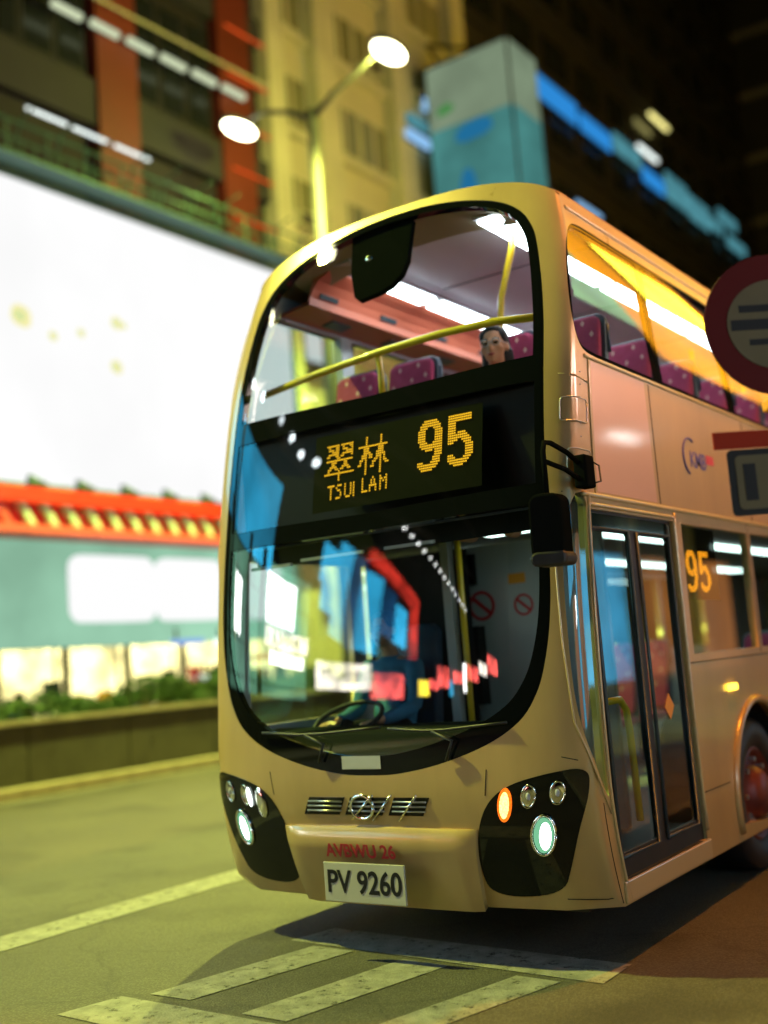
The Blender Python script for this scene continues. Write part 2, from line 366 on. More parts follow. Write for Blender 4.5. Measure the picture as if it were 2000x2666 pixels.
def marking(name, quad, label=None):
    mb = MB()
    mb.add([(x, y, 0.004) for x, y in quad], [tuple(range(len(quad)))])
    o = mk(name, mb, 'paint'); tag(o, kind='structure'); return o
marking('lane_line', [(-2.78, -30), (-2.42, -30), (-2.42, 60), (-2.78, 60)])
for k in range(-4, 9): marking('lane_dash', [(-6.5, k * 6), (-6.35, k * 6), (-6.35, k * 6 + 2.2), (-6.5, k * 6 + 2.2)])
marking('road_lettering', [(-0.80, 0.20), (1.25, 0.02), (1.25, 0.36), (-0.72, 0.52)])
marking('road_lettering', [(-0.92, -0.98), (0.75, -1.05), (0.75, -1.42), (-1.0, -1.32)])
marking('road_lettering', [(-0.80, -0.90), (-0.52, -0.90), (-0.28, 0.12), (-0.58, 0.14)])
marking('road_lettering', [(-0.12, -0.97), (0.16, -0.98), (0.38, 0.04), (0.08, 0.07)])
marking('road_lettering', [(0.55, -1.0), (0.80, -1.0), (1.05, -0.02), (0.80, 0.0)])
marking('edge_line', [(KX + 0.25, -40), (KX + 0.36, -40), (KX + 0.36, 80), (KX + 0.25, 80)])

# ------------------------------------------------------------------ the bus
bus = empty('double_decker_bus', (0, 0, 0), 'champagne gold double-decker bus on route 95 with lit upper deck', 'bus')
W_, NN, YB, RK = 1.25, 3.0649, 0.1768, 0.0593
TB = []
for i in range(401):
    t = i / 400 * math.pi / 2
    TB.append((W_ * math.sin(t) ** (2 / NN), YB * (1 - math.cos(t))))
CS = [0.0]
for i in range(400): CS.append(CS[-1] + math.hypot(TB[i + 1][0] - TB[i][0], TB[i + 1][1] - TB[i][1]))
S0 = CS[-1]; Y2S = S0 - YB
import bisect
def plan(a):
    if a >= S0: return W_, YB + a - S0
    i = min(max(bisect.bisect_right(CS, a) - 1, 0), 399); k = (a - CS[i]) / max(CS[i + 1] - CS[i], 1e-9)
    return TB[i][0] + (TB[i + 1][0] - TB[i][0]) * k, TB[i][1] + (TB[i + 1][1] - TB[i][1]) * k
def P0(s, z):
    x, y = plan(abs(s))
    wz = 1.0 if z < 3.1 else 1 - 0.115 * ((z - 3.1) / 1.1) ** 2
    k = max(0.0, 1 - y / 2.5) ** 1.5
    return Vector((math.copysign(x * wz, s), y + (RK * max(z - 1, 0) ** 2 + 0.15 * max(0.0, (0.95 - z) / 0.67) ** 2) * k, z))
def NRM(s, z):
    e = 2e-3
    return (P0(s + e, z) - P0(s - e, z)).cross(P0(s, z + e) - P0(s, z - e)).normalized()
def SP(s, z, off=0.0):
    return P0(s, z) + NRM(s, z) * off
LEN = 11.6; SE = LEN + Y2S; ZT = 4.12; ZB = 0.28
def arch(x): return 4.12 + 0.245 * max(0.0, 1 - (abs(x) / 1.127) ** 2.5) ** 0.7
def ztop(s):
    if abs(s) >= S0: return ZT
    z = ZT
    for _ in range(6): z = arch(P0(s, z).x)
    return max(z, ZT)

def dens(poly, d=0.06, closed=True):
    out = []
    n = len(poly)
    for i in range(n if closed else n - 1):
        a, b = poly[i], poly[(i + 1) % n]; L = math.hypot(b[0] - a[0], b[1] - a[1])
        dd = d if min(abs(a[0]), abs(b[0])) < 1.9 else max(d, 0.4)
        k = max(1, int(L / dd))
        for j in range(k): out.append((a[0] + (b[0] - a[0]) * j / k, a[1] + (b[1] - a[1]) * j / k))
    return out
def smooth_poly(pts, it=2):
    for _ in range(it):
        q = []
        for i in range(len(pts)):
            a, b = pts[i], pts[(i + 1) % len(pts)]
            q += [(a[0] * .75 + b[0] * .25, a[1] * .75 + b[1] * .25), (a[0] * .25 + b[0] * .75, a[1] * .25 + b[1] * .75)]
        pts = q
    return pts
def mir(p): return [(-x, y) for x, y in p]
def sym(half):   # right half from top centre down to bottom centre -> closed outline
    return half + [(-x, y) for x, y in half[::-1] if abs(x) > 1e-6]
def rrect(x0, x1, z0, z1, r, n=5):
    out = []
    for cx, cz, a0 in ((x1 - r, z1 - r, 0), (x0 + r, z1 - r, 90), (x0 + r, z0 + r, 180), (x1 - r, z0 + r, 270)):
        for k in range(n + 1):
            a = R(a0 + 90 * k / n); out.append((cx + r * math.cos(a), cz + r * math.sin(a)))
    return out
def circ(cx, cz, rx, rz, n=28): return [(cx + rx * math.cos(2 * math.pi * k / n), cz + rz * math.sin(2 * math.pi * k / n)) for k in range(n)]
def inside(p, poly):
    x, y = p; c = False; j = len(poly) - 1
    for i in range(len(poly)):
        xi, yi = poly[i]; xj, yj = poly[j]
        if (yi > y) != (yj > y) and x < (xj - xi) * (y - yi) / (yj - yi) + xi: c = not c
        j = i
    return c

def cr(p, n=5):     # Catmull-Rom through an open row of points
    q = [p[0]] + list(p) + [p[-1]]; out = []
    for i in range(1, len(q) - 2):
        for k in range(n):
            t = k / n
            out.append(tuple(0.5 * (2 * q[i][j] + (q[i + 1][j] - q[i - 1][j]) * t + (2 * q[i - 1][j] - 5 * q[i][j] + 4 * q[i + 1][j] - q[i + 2][j]) * t * t + (3 * q[i][j] - q[i - 1][j] - 3 * q[i + 1][j] + q[i + 2][j]) * t ** 3) for j in (0, 1)))
    return out + [tuple(p[-1])]
regions = []     # (key, polygon)
def reg(key, poly, d=0.06): regions.append((key, dens(poly, d)))
TOPP = [(s, ztop(s)) for s in [i * 0.05 for i in range(-26, 27)]]
outer = [(-SE, ZB), (SE, ZB), (SE, ZT), (1.35, ZT)] + TOPP[::-1] + [(-1.35, ZT), (-SE, ZT)]
reg('side_lower', [(1.34, ZB), (SE, ZB), (SE, 2.35), (1.34, 2.35)], 0.1)
reg('side_upper', [(1.34, 2.35), (SE, 2.35), (SE, ZT), (1.34, ZT)], 0.1)
reg('side_lower_l', mir([(1.34, ZB), (SE, ZB), (SE, 2.35), (1.34, 2.35)]), 0.1)
reg('side_upper_l', mir([(1.34, 2.35), (SE, 2.35), (SE, ZT), (1.34, ZT)]), 0.1)
peach_y = [(1.56, 2.375), (2.45, 2.375), (2.38, 3.10), (1.52, 3.10)]
reg('peach_patch', peach_y, 0.1)
reg('bumper', sym([(0, 0.70), (0.63, 0.69), (0.61, 0.55), (0.58, ZB), (0, ZB)]), 0.06)
half = [(0, 4.315), (0.3, 4.30), (0.6, 4.25), (0.85, 4.17), (1.0, 4.07), (1.075, 3.94), (1.10, 3.78), (1.112, 3.4), (1.112, 3.07), (1.118, 2.6), (1.128, 2.0), (1.115, 1.72), (1.075, 1.50), (1.02, 1.35), (0.92, 1.22), (0.73, 1.11), (0.45, 1.02), (0.18, 0.972), (0, 0.965)]
reg('front_frame', sym(cr(half)), 0.05)
reg('upper_glass', sym(cr([(0, 4.27), (0.3, 4.255), (0.6, 4.205), (0.82, 4.13), (0.95, 4.035), (1.015, 3.91), (1.04, 3.76), (1.05, 3.4), (1.05, 3.13)]) + [(0, 3.105)]), 0.05)
reg('dest_glass', sym([(0, 2.985), (1.06, 2.985), (1.066, 2.42), (0, 2.40)]), 0.08)
reg('lower_glass', sym([(0, 2.30)] + cr([(1.065, 2.31), (1.072, 2.0), (1.055, 1.74), (1.01, 1.54), (0.95, 1.41), (0.85, 1.30), (0.67, 1.205), (0.42, 1.125), (0.17, 1.075), (0, 1.068)])), 0.05)
clus = smooth_poly([(0.63, 0.34), (0.60, 0.50), (0.63, 0.68), (0.70, 0.82), (0.82, 0.91), (1.04, 0.965), (1.25, 0.99), (1.24, 0.86), (1.17, 0.70), (1.10, 0.52), (1.02, 0.36)], 3)
reg('cluster', clus); reg('cluster_l', mir(clus))
ql = cr([(1.275, 2.345), (1.215, 2.22), (1.195, 2.03), (1.198, 1.68), (1.215, 1.3), (1.27, 1.05), (1.36, 0.87), (1.405, 0.82)]) + [(1.40, 2.30), (1.36, 2.36)]
reg('quarter', ql, 0.04); reg('quarter_l', mir(ql), 0.04)
DY0, DY1 = 0.33 + Y2S, 1.56 + Y2S
reg('door_frame', [(DY0, 0.40), (DY1, 0.40), (DY1, 2.275), (DY0, 2.275)])
DM = (DY0 + DY1) / 2
reg('pane_a', rrect(DY0 + 0.05, DM - 0.045, 0.52, 2.17, 0.03)); reg('pane_b', rrect(DM + 0.045, DY1 - 0.05, 0.52, 2.17, 0.03))
reg('door_header', [(DY0 + 0.03, 2.19), (DY1 - 0.03, 2.19), (DY1 - 0.03, 2.26), (DY0 + 0.03, 2.26)])
for sg in (1, -1):
    f = (lambda p: p) if sg > 0 else mir
    sx = '' if sg > 0 else '_l'
    reg('band' + sx, f([(SE - 0.4, 3.965)] + cr([(1.62, 3.965), (1.42, 3.945), (1.30, 3.85), (1.262, 3.68), (1.262, 3.42), (1.30, 3.25), (1.41, 3.155), (1.62, 3.135)]) + [(SE - 0.4, 3.135)]), 0.05)
    pa = cr([(1.62, 3.94), (1.43, 3.92), (1.32, 3.835), (1.282, 3.67), (1.282, 3.43), (1.318, 3.262), (1.42, 3.178), (1.62, 3.16)]) + [(1.56 + Y2S, 3.16), (1.50 + Y2S, 3.94)]
    reg('upane0' + sx, f(pa), 0.05)
    ys = [(1.64, 3.05), (3.12, 4.55), (4.62, 6.05), (6.12, 7.55), (7.62, 9.05), (9.12, 10.9)]
    for k, (a, b) in enumerate(ys): reg('upane%d%s' % (k + 1, sx), f([(a + Y2S, 3.16), (b + Y2S, 3.16), (b + Y2S, 3.94), (a + Y2S, 3.94)]))
    lw = [(1.70, 3.0), (3.08, 4.5), (4.58, 6.0), (6.08, 7.5), (7.58, 9.0)]
    if sg < 0: lw = [(0.42, 1.55)] + lw
    for k, (a, b) in enumerate(lw):
        reg('lpane%d%s' % (k, sx), f([(a + Y2S, 1.47 if a > 1 else 1.22), (b + Y2S, 1.47 if a > 1 else 1.22), (b + Y2S, 2.27), (a + Y2S, 2.27)]))
WY, RWY = 2.78, 8.6
for nm, wy in (('hole_a', WY), ('hole_b', RWY)):
    ar = [(wy + Y2S + 0.60 * math.cos(R(a)), 0.52 + 0.60 * math.sin(R(a))) for a in range(-22, 203, 9)]
    ar = [(x, max(z, ZB + 0.001)) for x, z in ar]
    reg(nm, ar, 0.08); reg(nm + '_l', mir(ar), 0.08)

V2 = []; E2 = []; idx = {}
def addv(p):
    k = (round(p[0], 4), round(p[1], 4))
    if k not in idx: idx[k] = len(V2); V2.append(Vector(k))
    return idx[k]
def addloop(poly):
    ids = [addv(p) for p in poly]
    for i in range(len(ids)):
        if ids[i] != ids[(i + 1) % len(ids)]: E2.append((ids[i], ids[(i + 1) % len(ids)]))
outer_d = dens(outer, 0.06); addloop(outer_d)
for _, p in regions: addloop(p)
z = ZB + 0.07
while z < 4.36:
    s = -1.82
    while s <= 1.83:
        if z < ztop(s) - 0.03: addv((s + 0.011, z + 0.007))
        s += 0.065
    z += 0.075
for z in [0.5 + 0.3 * i for i in range(12)]:
    for k in range(1, 30):
        for sg in (-1, 1): addv((sg * (1.85 + 0.38 * k if 1.85 + 0.38 * k < SE - 0.1 else SE - 0.1), z + 0.003))
cv, ce, cf, _, _, _ = delaunay_2d_cdt(V2, E2, [], 0, 1e-5)
bb = [(k, p, min(q[0] for q in p), max(q[0] for q in p), min(q[1] for q in p), max(q[1] for q in p)) for k, p in regions]
cls = {}
for f in cf:
    cx_ = sum(cv[i].x for i in f) / 3; cz_ = sum(cv[i].y for i in f) / 3
    if not inside((cx_, cz_), outer_d): continue
    key = 'front_panel'
    for k, p, a, b, c, d in reversed(bb):
        if a <= cx_ <= b and c <= cz_ <= d and inside((cx_, cz_), p): key = k; break
    a0, a1, a2 = (cv[i] for i in f)
    if (a1 - a0).cross(a2 - a0) < 0: f = f[::-1]
    cls.setdefault(key, []).append(tuple(f))
def shell(name, keys, mat, parent=None, off=0.0, depth=0.0, bulge=None, flip=False):
    tris = [t for k in keys for t in cls.get(k, [])]
    mb = MB(); mp = {}; nv = []
    def vid(i, o, tagk):
        kk = (i, tagk)
        if kk not in mp:
            s_, z_ = cv[i]; o2 = o + (bulge(s_, z_) if bulge and tagk in (0, 2) else 0.0)
            mp[kk] = len(mb.v); mb.v.append(tuple(SP(s_, z_, o2)))
            nv.append(NRM(s_, z_) * (-1 if flip else 1) if tagk == 0 and not bulge else Vector((0, 0, 0)))
        return mp[kk]
    ec = {}
    for t in tris:
        mb.f.append(tuple(vid(i, off, 0) for i in (t[::-1] if flip else t)))
        for a, b in ((t[0], t[1]), (t[1], t[2]), (t[2], t[0])): ec[(a, b)] = 1
    nrim = 0
    if depth:
        for (a, b) in list(ec):
            if (b, a) not in ec:
                mb.f.append((vid(a, off, 2), vid(a, off - depth, 1), vid(b, off - depth, 1), vid(b, off, 2))); nrim += 1
    o = mk(name, mb, mat, parent or bus, fix=False)
    n = len(tris)
    o.data.polygons.foreach_set('use_smooth', [True] * n + [False] * nrim)
    o.data.normals_split_custom_set_from_vertices(nv)
    return o
def bump_b(s_, z_):
    a = max(0.0, 1 - abs(s_) / 0.66)
    t = (z_ - ZB) / (0.70 - ZB)
    return 0.045 * min(1, a * 6) * min(1, (1 - t) * 9) * (0.75 + 0.25 * t)
fp = shell('front_panel', ['front_panel'], 'gold', depth=0.05)
bp = shell('bumper', ['bumper'], 'gold', off=0.012, depth=0.06, bulge=bump_b)
sl = shell('side_panel', ['side_lower'], 'gold', depth=0.05)
su = shell('side_panel', ['side_upper'], 'gold', depth=0.05)
pp = shell('peach_lit_panel', ['peach_patch'], 'peach', off=0.0, depth=0.02); pp['label'] = 'side panel behind the front seam, coloured for the peach light on it'
shell('side_panel', ['side_lower_l'], 'gold', depth=0.05); shell('side_panel', ['side_upper_l'], 'gold', depth=0.05)
for ks in (['side_lower', 'side_lower_l'], ['side_upper', 'side_upper_l', 'peach_patch']):
    shell('interior_lining', ks, 'grey_in', off=-0.051, flip=True)
ff = shell('windscreen_frame', ['front_frame'], 'black_gloss', off=-0.004, depth=0.04)
ug = shell('upper_windscreen', ['upper_glass'], 'windscreen', off=-0.010)
dg_ = shell('destination_glass', ['dest_glass'], 'dest_glass', off=-0.010)
lg = shell('lower_windscreen', ['lower_glass'], 'windscreen', off=-0.010)
hcR = shell('headlight_cluster', ['cluster'], 'black_gloss', off=0.004, depth=0.05)
hcL = shell('headlight_cluster', ['cluster_l'], 'black_gloss', off=0.004, depth=0.05)
shell('quarter_light', ['quarter'], 'blue_glass', off=-0.008); shell('quarter_light', ['quarter_l'], 'blue_glass', off=-0.008)
door = shell('door', ['door_frame'], 'rubber', off=-0.02, depth=0.03)
shell('pane', ['pane_a'], 'door_glass', door, off=-0.028); shell('pane', ['pane_b'], 'door_glass', door, off=-0.028)
shell('header_glass', ['door_header'], 'blue_glass', door, off=-0.016)
for sx in ('', '_l'):
    wb = shell('window_band', ['band' + sx], 'black_gloss', off=-0.006, depth=0.03)
    for k in range(7): shell('pane', ['upane%d%s' % (k, sx)], 'side_glass', wb, off=-0.010)
    for k in range(6):
        if cls.get('lpane%d%s' % (k, sx)): shell('side_window', ['lpane%d%s' % (k, sx)], 'side_glass', off=-0.012)

# roof: arched skin from the front edge to the rear
mb = MB(); NX = 40; ysl = [0.0, 0.02, 0.08, 0.2, 0.5, 1.0, 2, 4, 6, 8, 10, LEN]
def edge_y(x):
    lo, hi = 0.0, 1.6
    for _ in range(40):
        md = (lo + hi) / 2
        if P0(md, ztop(md)).x < abs(x): lo = md
        else: hi = md
    return P0(lo, ztop(lo)).y
XR = P0(2.0, ZT).x
for i in range(NX + 1):
    u = math.sin((i / NX - 0.5) * math.pi); x = XR * u; e0 = edge_y(min(abs(x), XR - 1e-4))
    for k, yy in enumerate(ysl):
        y = e0 + yy if yy < LEN else LEN
        zz = max(arch(x * 1.126 / XR), ZT) + 0.012 * min(1, yy / 0.08)
        mb.v.append((x, y, zz if abs(u) < 0.999 else ZT))
for i in range(NX):
    for k in range(len(ysl) - 1):
        a = i * len(ysl) + k; mb.f.append((a, a + 1, a + len(ysl) + 1, a + len(ysl)))
mk('roof', mb, 'gold', bus, smooth=True)
sbox('rear_panel', 'gold', bus, -1.24, 1.24, LEN - 0.03, LEN + 0.02, ZB, 4.1)
sbox('chassis', 'rubber', bus, -1.05, 1.05, 0.35, LEN - 0.2, 0.24, 0.34)

# mouldings and seams that run along the skin
def skinline(name, pts, r, mat='gold_trim', off=0.002, parent=None):
    q = []
    for i in range(len(pts) - 1):
        a, b = pts[i], pts[i + 1]; k = max(1, int(math.hypot(b[0] - a[0], b[1] - a[1]) / 0.08))
        q += [(a[0] + (b[0] - a[0]) * j / k, a[1] + (b[1] - a[1]) * j / k) for j in range(k)]
    q.append(pts[-1])
    return mk(name, MB().tube([SP(s_, z_, off) for s_, z_ in q], r, 8), mat, parent or bus, smooth=True)
skinline('waist_moulding', [(1.35, 2.35), (9.0, 2.35)], 0.014)
skinline('door_header_rail', [(1.42, 2.30), (DY1 + 0.03, 2.30)], 0.012)
skinline('window_moulding', [(1.42, 3.118), (9.0, 3.118)], 0.012)
skinline('panel_seam', [(1.475, 3.13), (1.52, 2.36)], 0.007)
skinline('panel_seam', [(1.19, 3.0), (1.475, 2.97)], 0.004)
skinline('cant_rail', [(1.34, 4.045), (9.0, 4.045)], 0.010)
skinline('door_post_trim', [(1.425, 2.36), (1.425, 0.30)], 0.011)
skinline('door_post_trim', [(DY1 + 0.018, 2.33), (DY1 + 0.018, 0.45)], 0.014)
for pts in ([(1.20, 2.36), (1.34, 2.355)], [(-1.20, 2.36), (-1.34, 2.355)], [(1.12, 1.04), (1.20, 1.02)], [(0.72, 0.99), (0.70, 0.86)], [(-0.72, 0.99), (-0.70, 0.86)], [(1.03, 0.34), (1.33, 0.335)], [(1.33, 0.80), (1.33, 0.30)]):
    skinline('panel_joint', pts, 0.0025, 'black_mark', 0.0005)
for pts in ([(DY1 + 0.06, 1.42), (6.5, 1.42)], [(DY1 + 0.06, 0.66), (3.2, 0.66)], [(4.6, 0.66), (9.5, 0.66)], [(4.75, 1.40), (4.75, 0.30)], [(2.95 + 1.2, 2.34), (2.95 + 1.2, 1.44)], [(2.45, 3.10), (2.50, 2.37)], [(4.3, 3.10), (4.3, 2.37)]):
    skinline('panel_joint', pts, 0.003, 'black_mark', 0.0005)
for k in range(9): mk('rivet', MB().sphere(SP(1.36, 2.44 + k * 0.072, 0.001), 0.0045, 6, 4), 'steel', bus, smooth=True)
skinline('corner_trim', [(1.155, 2.1), (1.17, 1.6), (1.20, 1.2), (1.28, 0.97), (1.40, 0.74)], 0.006)
for z0, z1, s0 in ((2.735, 2.865, 1.20), (2.445, 2.585, 1.235)):
    pl = dens(rrect(s0, s0 + 0.235, z0, z1, 0.02, 3), 0.03); mb = MB(); na, nb_ = 10, 4
    for i in range(na + 1):
        for j in range(nb_ + 1): mb.v.append(tuple(SP(s0 + 0.004 + 0.227 * i / na, z0 + 0.004 + (z1 - z0 - 0.008) * j / nb_, 0.004)))
    for i in range(na):
        for j in range(nb_): k = i * (nb_ + 1) + j; mb.f.append((k, k + nb_ + 1, k + nb_ + 2, k + 1))
    fo = mk('service_flap', mb, 'gold', bus, smooth=True, fix=False)
    mk('flap_seal', MB().tube([SP(p[0], p[1], 0.006) for p in pl + pl[:1]], 0.0035, 6), 'steel', fo, smooth=True)

# grille, emblem, fleet letters, number plate
def on_skin(s0, z0, off):
    return lambda x, y, d: SP(s0 + x, z0 + y, off + d)
for a, b in ((-0.46, -0.21), (-0.17, 0.08), (0.12, 0.34)):
    g = [(a + 0.03, 0.85), (b + 0.03, 0.85), (b - 0.02, 0.755), (a - 0.02, 0.755)]
    mb = MB(); pl = dens(g, 0.05); n = len(pl)
    mb.v = [tuple(SP(p[0], p[1], 0.004)) for p in pl] + [tuple(SP(p[0], p[1], -0.01)) for p in pl]
    mb.f = [tuple(range(n))] + [(i, n + i, n + (i + 1) % n, (i + 1) % n) for i in range(n)]
    go = mk('grille', mb, 'black_gloss', bus)
    for k in range(3):
        zz = 0.778 + 0.025 * k
        mk('grille_slat', MB().tube([SP(a + 0.012 + k * 0.006, zz, 0.008), SP(b - 0.0 + k * 0.006, zz, 0.008)], 0.005, 6), 'steel', go, smooth=True)
emb = mk('emblem', MB().tube([SP(-0.06 + 0.075 * math.cos(t * math.pi / 12), 0.80 + 0.062 * math.sin(t * math.pi / 12), 0.014) for t in range(25)], 0.009, 8), 'chrome', bus, smooth=True)
mk('emblem_bar', MB().tube([SP(-0.135, 0.735, 0.016), SP(0.02, 0.865, 0.016)], 0.007, 8), 'chrome', emb, smooth=True)
for a, b in ((0.22, 0.30), (0.05, 0.14)):
    mk('grille_brace', MB().tube([SP(a - 0.05, 0.73, 0.012), SP(b, 0.865, 0.012)], 0.006, 8), 'chrome', bus, smooth=True)
text_mesh('fleet_letters', 'AVBWU 26', 0.095, 'red_mark', bp, on_skin(-0.08, 0.585, 0.074), 0.001, 0.0025)
pl_ = mk('number_plate', MB().box((-0.03, -0.072, 0.415), (0.53, 0.012, 0.205)), 'plate', bus, bevel=0.003)
text_mesh('plate_letters', 'PV 9260', 0.165, 'black_mark', pl_, lambda x, y, d: (-0.03 + x * 0.88, -0.0795 - d, 0.413 + y), 0.001, 0.003)
ins = [(-0.05 + a * 0.13, 1.005 + b * 0.035) for a, b in ((-1, -1), (1, -1), (1, 1), (-1, 1))]
mb = MB(); mb.add([SP(s_, z_ + 0.03, 0.001) for s_, z_ in ins], [(0, 1, 2, 3)]); mk('windscreen_label', mb, 'grey_in', ff)

# lamps in the clusters
def skin_disc(name, s0, z0, rx, rz, mat, parent, off, bulge=0.01, n=20, tilt=0.0):
    mb = MB(); rings = ((1.0, 0.0), (0.8, 0.55), (0.45, 0.9))
    for k, h in rings:
        for q in range(n):
            a = 2 * math.pi * q / n; x, zz = rx * k * math.cos(a), rz * k * math.sin(a)
            mb.v.append(tuple(SP(s0 + x + tilt * zz, z0 + zz, off + bulge * h)))
    mb.v.append(tuple(SP(s0, z0, off + bulge)))
    for i in range(2):
        for q in range(n): mb.f.append((i * n + q, i * n + (q + 1) % n, (i + 1) * n + (q + 1) % n, (i + 1) * n + q))
    for q in range(n): mb.f.append((2 * n + q, 2 * n + (q + 1) % n, 3 * n))
    return mk(name, mb, mat, parent, smooth=True, fix=False)
def bezel(s0, z0, rx, rz, parent, off, tilt=0.0, r=0.008, mat='chrome'):
    return mk('bezel', MB().tube([SP(s0 + rx * math.cos(a) + tilt * rz * math.sin(a), z0 + rz * math.sin(a), off) for a in [2 * math.pi * k / 24 for k in range(25)]], r, 6), mat, parent, smooth=True)
for sg, hc in ((1, hcR), (-1, hcL)):
    tl = 0.18 * sg
    skin_disc('headlight', sg * 0.985, 0.665, 0.052, 0.088, 'headlight', hc, 0.010, 0.012, tilt=tl); bezel(sg * 0.985, 0.665, 0.062, 0.098, hc, 0.010, tl)
    skin_disc('bulb', sg * 0.985 + 0.012, 0.665, 0.030, 0.068, 'beam', hc, 0.0225, 0.004, tilt=tl)
    if sg > 0: skin_disc('indicator_bulb', 0.807, 0.815, 0.026, 0.066, 'amber_core', hc, 0.0205, 0.003, tilt=tl)
    skin_disc('indicator', sg * 0.805, 0.815, 0.040, 0.085, 'amber' if sg > 0 else 'chrome', hc, 0.010, 0.010, tilt=tl)
    for dx, dz in ((0.935, 0.855), (1.085, 0.87)):
        rf = skin_disc('reflector', sg * dx, dz, 0.036, 0.055, 'chrome', hc, 0.006, 0.004, tilt=tl)
        bezel(sg * dx, dz, 0.036, 0.055, hc, 0.008, tl, 0.005)
        skin_disc('bulb', sg * dx, dz, 0.012, 0.02, 'grey_in', hc, 0.010, 0.008)
    if sg < 0: skin_disc('running_light', -0.90, 0.845, 0.018, 0.055, 'beam', hc, 0.012, 0.006, tilt=tl)

# LED destination display
F_CUI = """.#######.#######.
..#...##..#...##.
..###.##..###..#.
....####....####.
..######..######.
.##...##.##....#.
.......##........
.###############.
....###....##....
....##.....##....
...####...####...
..##..##.##..##..
..#.....#........
#################
........#........
........#........
........#........""".split()
F_LAM = """....#.......#....
....#.......#....
....#.......#....
....#.......#....
################.
...###.....###...
...###.....###...
...####...####...
..###.##..#####..
..###.##..###.#..
.##.#....##.#.#..
.#..#...##..#.##.
##..#...#...#..##
....#..##...#....
....#.......#....
....#.......#....
....#.......#....""".split()
F_95 = """...#######......############.
..#########.....############.
.###########....############.
.####...####....####.........
####.....####...####.........
####.....####...####.........
####.....####...####.........
####.....####...####.####....
####.....####...##########...
.####...#####...###########..
.############...#####..#####.
..###########...###.....####.
....####.####............####
.........####............####
.........####............####
........####.............####
........####....###......####
###....#####....####....####.
###########.....###########..
.#########.......#########...
..######...........#####.....""".split()
F_TSUI = """#####..###..#...#.#
..#...#.....#...#.#
..#....##...#...#.#
..#......#..#...#.#
..#......#..#...#.#
..#...###....###..#""".split()
F_LAMT = """#......#....#...#
#.....#.#...##.##
#.....#.#...#.#.#
#....#####..#...#
#....#...#..#...#
####.#...#..#...#""".split()
def led(name, rows, s0, z1, px, pz, mat, parent, off=-0.030, conv=None):
    mb = MB()
    for j, r in enumerate(rows):
        for i, ch in enumerate(r):
            if ch == '#':
                a = s0 + i * px; b = z1 - j * pz
                q = [(a, b), (a + px * 0.80, b), (a + px * 0.80, b - pz * 0.66), (a, b - pz * 0.66)]
                mb.add([conv(*p) if conv else SP(p[0], p[1], off) for p in q], [(0, 3, 2, 1)])
    o = mk(name, mb, mat, parent, fix=False); return o
mb = MB(); db = dens([(-0.40, 2.93), (0.75, 2.93), (0.75, 2.46), (-0.40, 2.46)], 0.06)
n = len(db)
mb.v = [tuple(SP(p[0], p[1], -0.036)) for p in db]; mb.f = [tuple(range(n))[::-1]]
mb = MB()
NXs, NZs = 18, 8
for i in range(NXs + 1):
    for j in range(NZs + 1): mb.v.append(tuple(SP(-0.40 + 1.15 * i / NXs, 2.46 + 0.47 * j / NZs, -0.036)))
for i in range(NXs):
    for j in range(NZs):
        a = i * (NZs + 1) + j; mb.f.append((a, a + NZs + 1, a + NZs + 2, a + 1))
M['led_board'] = principled('led_board', (0.03, 0.03, 0.02), 0.8, spec=0.05)
disp = mk('destination_display', mb, 'led_board', bus, fix=False)
led('route_number', F_95, 0.345, 2.885, 0.0122, 0.0142, 'led', disp)
led('destination_character', F_CUI, -0.315, 2.855, 0.0128, 0.0132, 'led', disp)
led('destination_character', F_LAM, -0.070, 2.865, 0.0128, 0.0136, 'led', disp)
led('destination_word', F_TSUI, -0.285, 2.610, 0.0104, 0.0150, 'led', disp)
led('destination_word', F_LAMT, -0.035, 2.620, 0.0104, 0.0150, 'led', disp)
# dark box behind the display
sbox('display_box', 'rubber', bus, -1.08, 1.08, 0.34, 0.42, 2.38, 3.04)

# sun blind hanging behind the upper windscreen
bl = [(-0.36, 4.26), (0.17, 4.27), (0.165, 3.98), (0.13, 3.89), (0.06, 3.83), (-0.04, 3.805), (-0.19, 3.79), (-0.23, 3.82), (-0.30, 4.0)]
mb = MB(); pl = dens(bl, 0.05); n = len(pl); c = (-0.09, 4.03)
for o_ in (-0.035, -0.075):
    mb.v += [tuple(SP(p[0], p[1], o_)) for p in pl]
mb.v += [tuple(SP(c[0], c[1], -0.033)), tuple(SP(c[0], c[1], -0.077))]
mb.f = [(i, (i + 1) % n, n + (i + 1) % n, n + i) for i in range(n)] + [(i, 2 * n, (i + 1) % n) for i in range(n)] + [(n + i, n + (i + 1) % n, 2 * n + 1) for i in range(n)]
sb_ = mk('camera_housing', mb, 'black_plastic', bus)
mk('lens', MB().sphere(SP(-0.16, 4.07, -0.03), (0.03, 0.012, 0.02)), 'chrome', sb_, smooth=True)

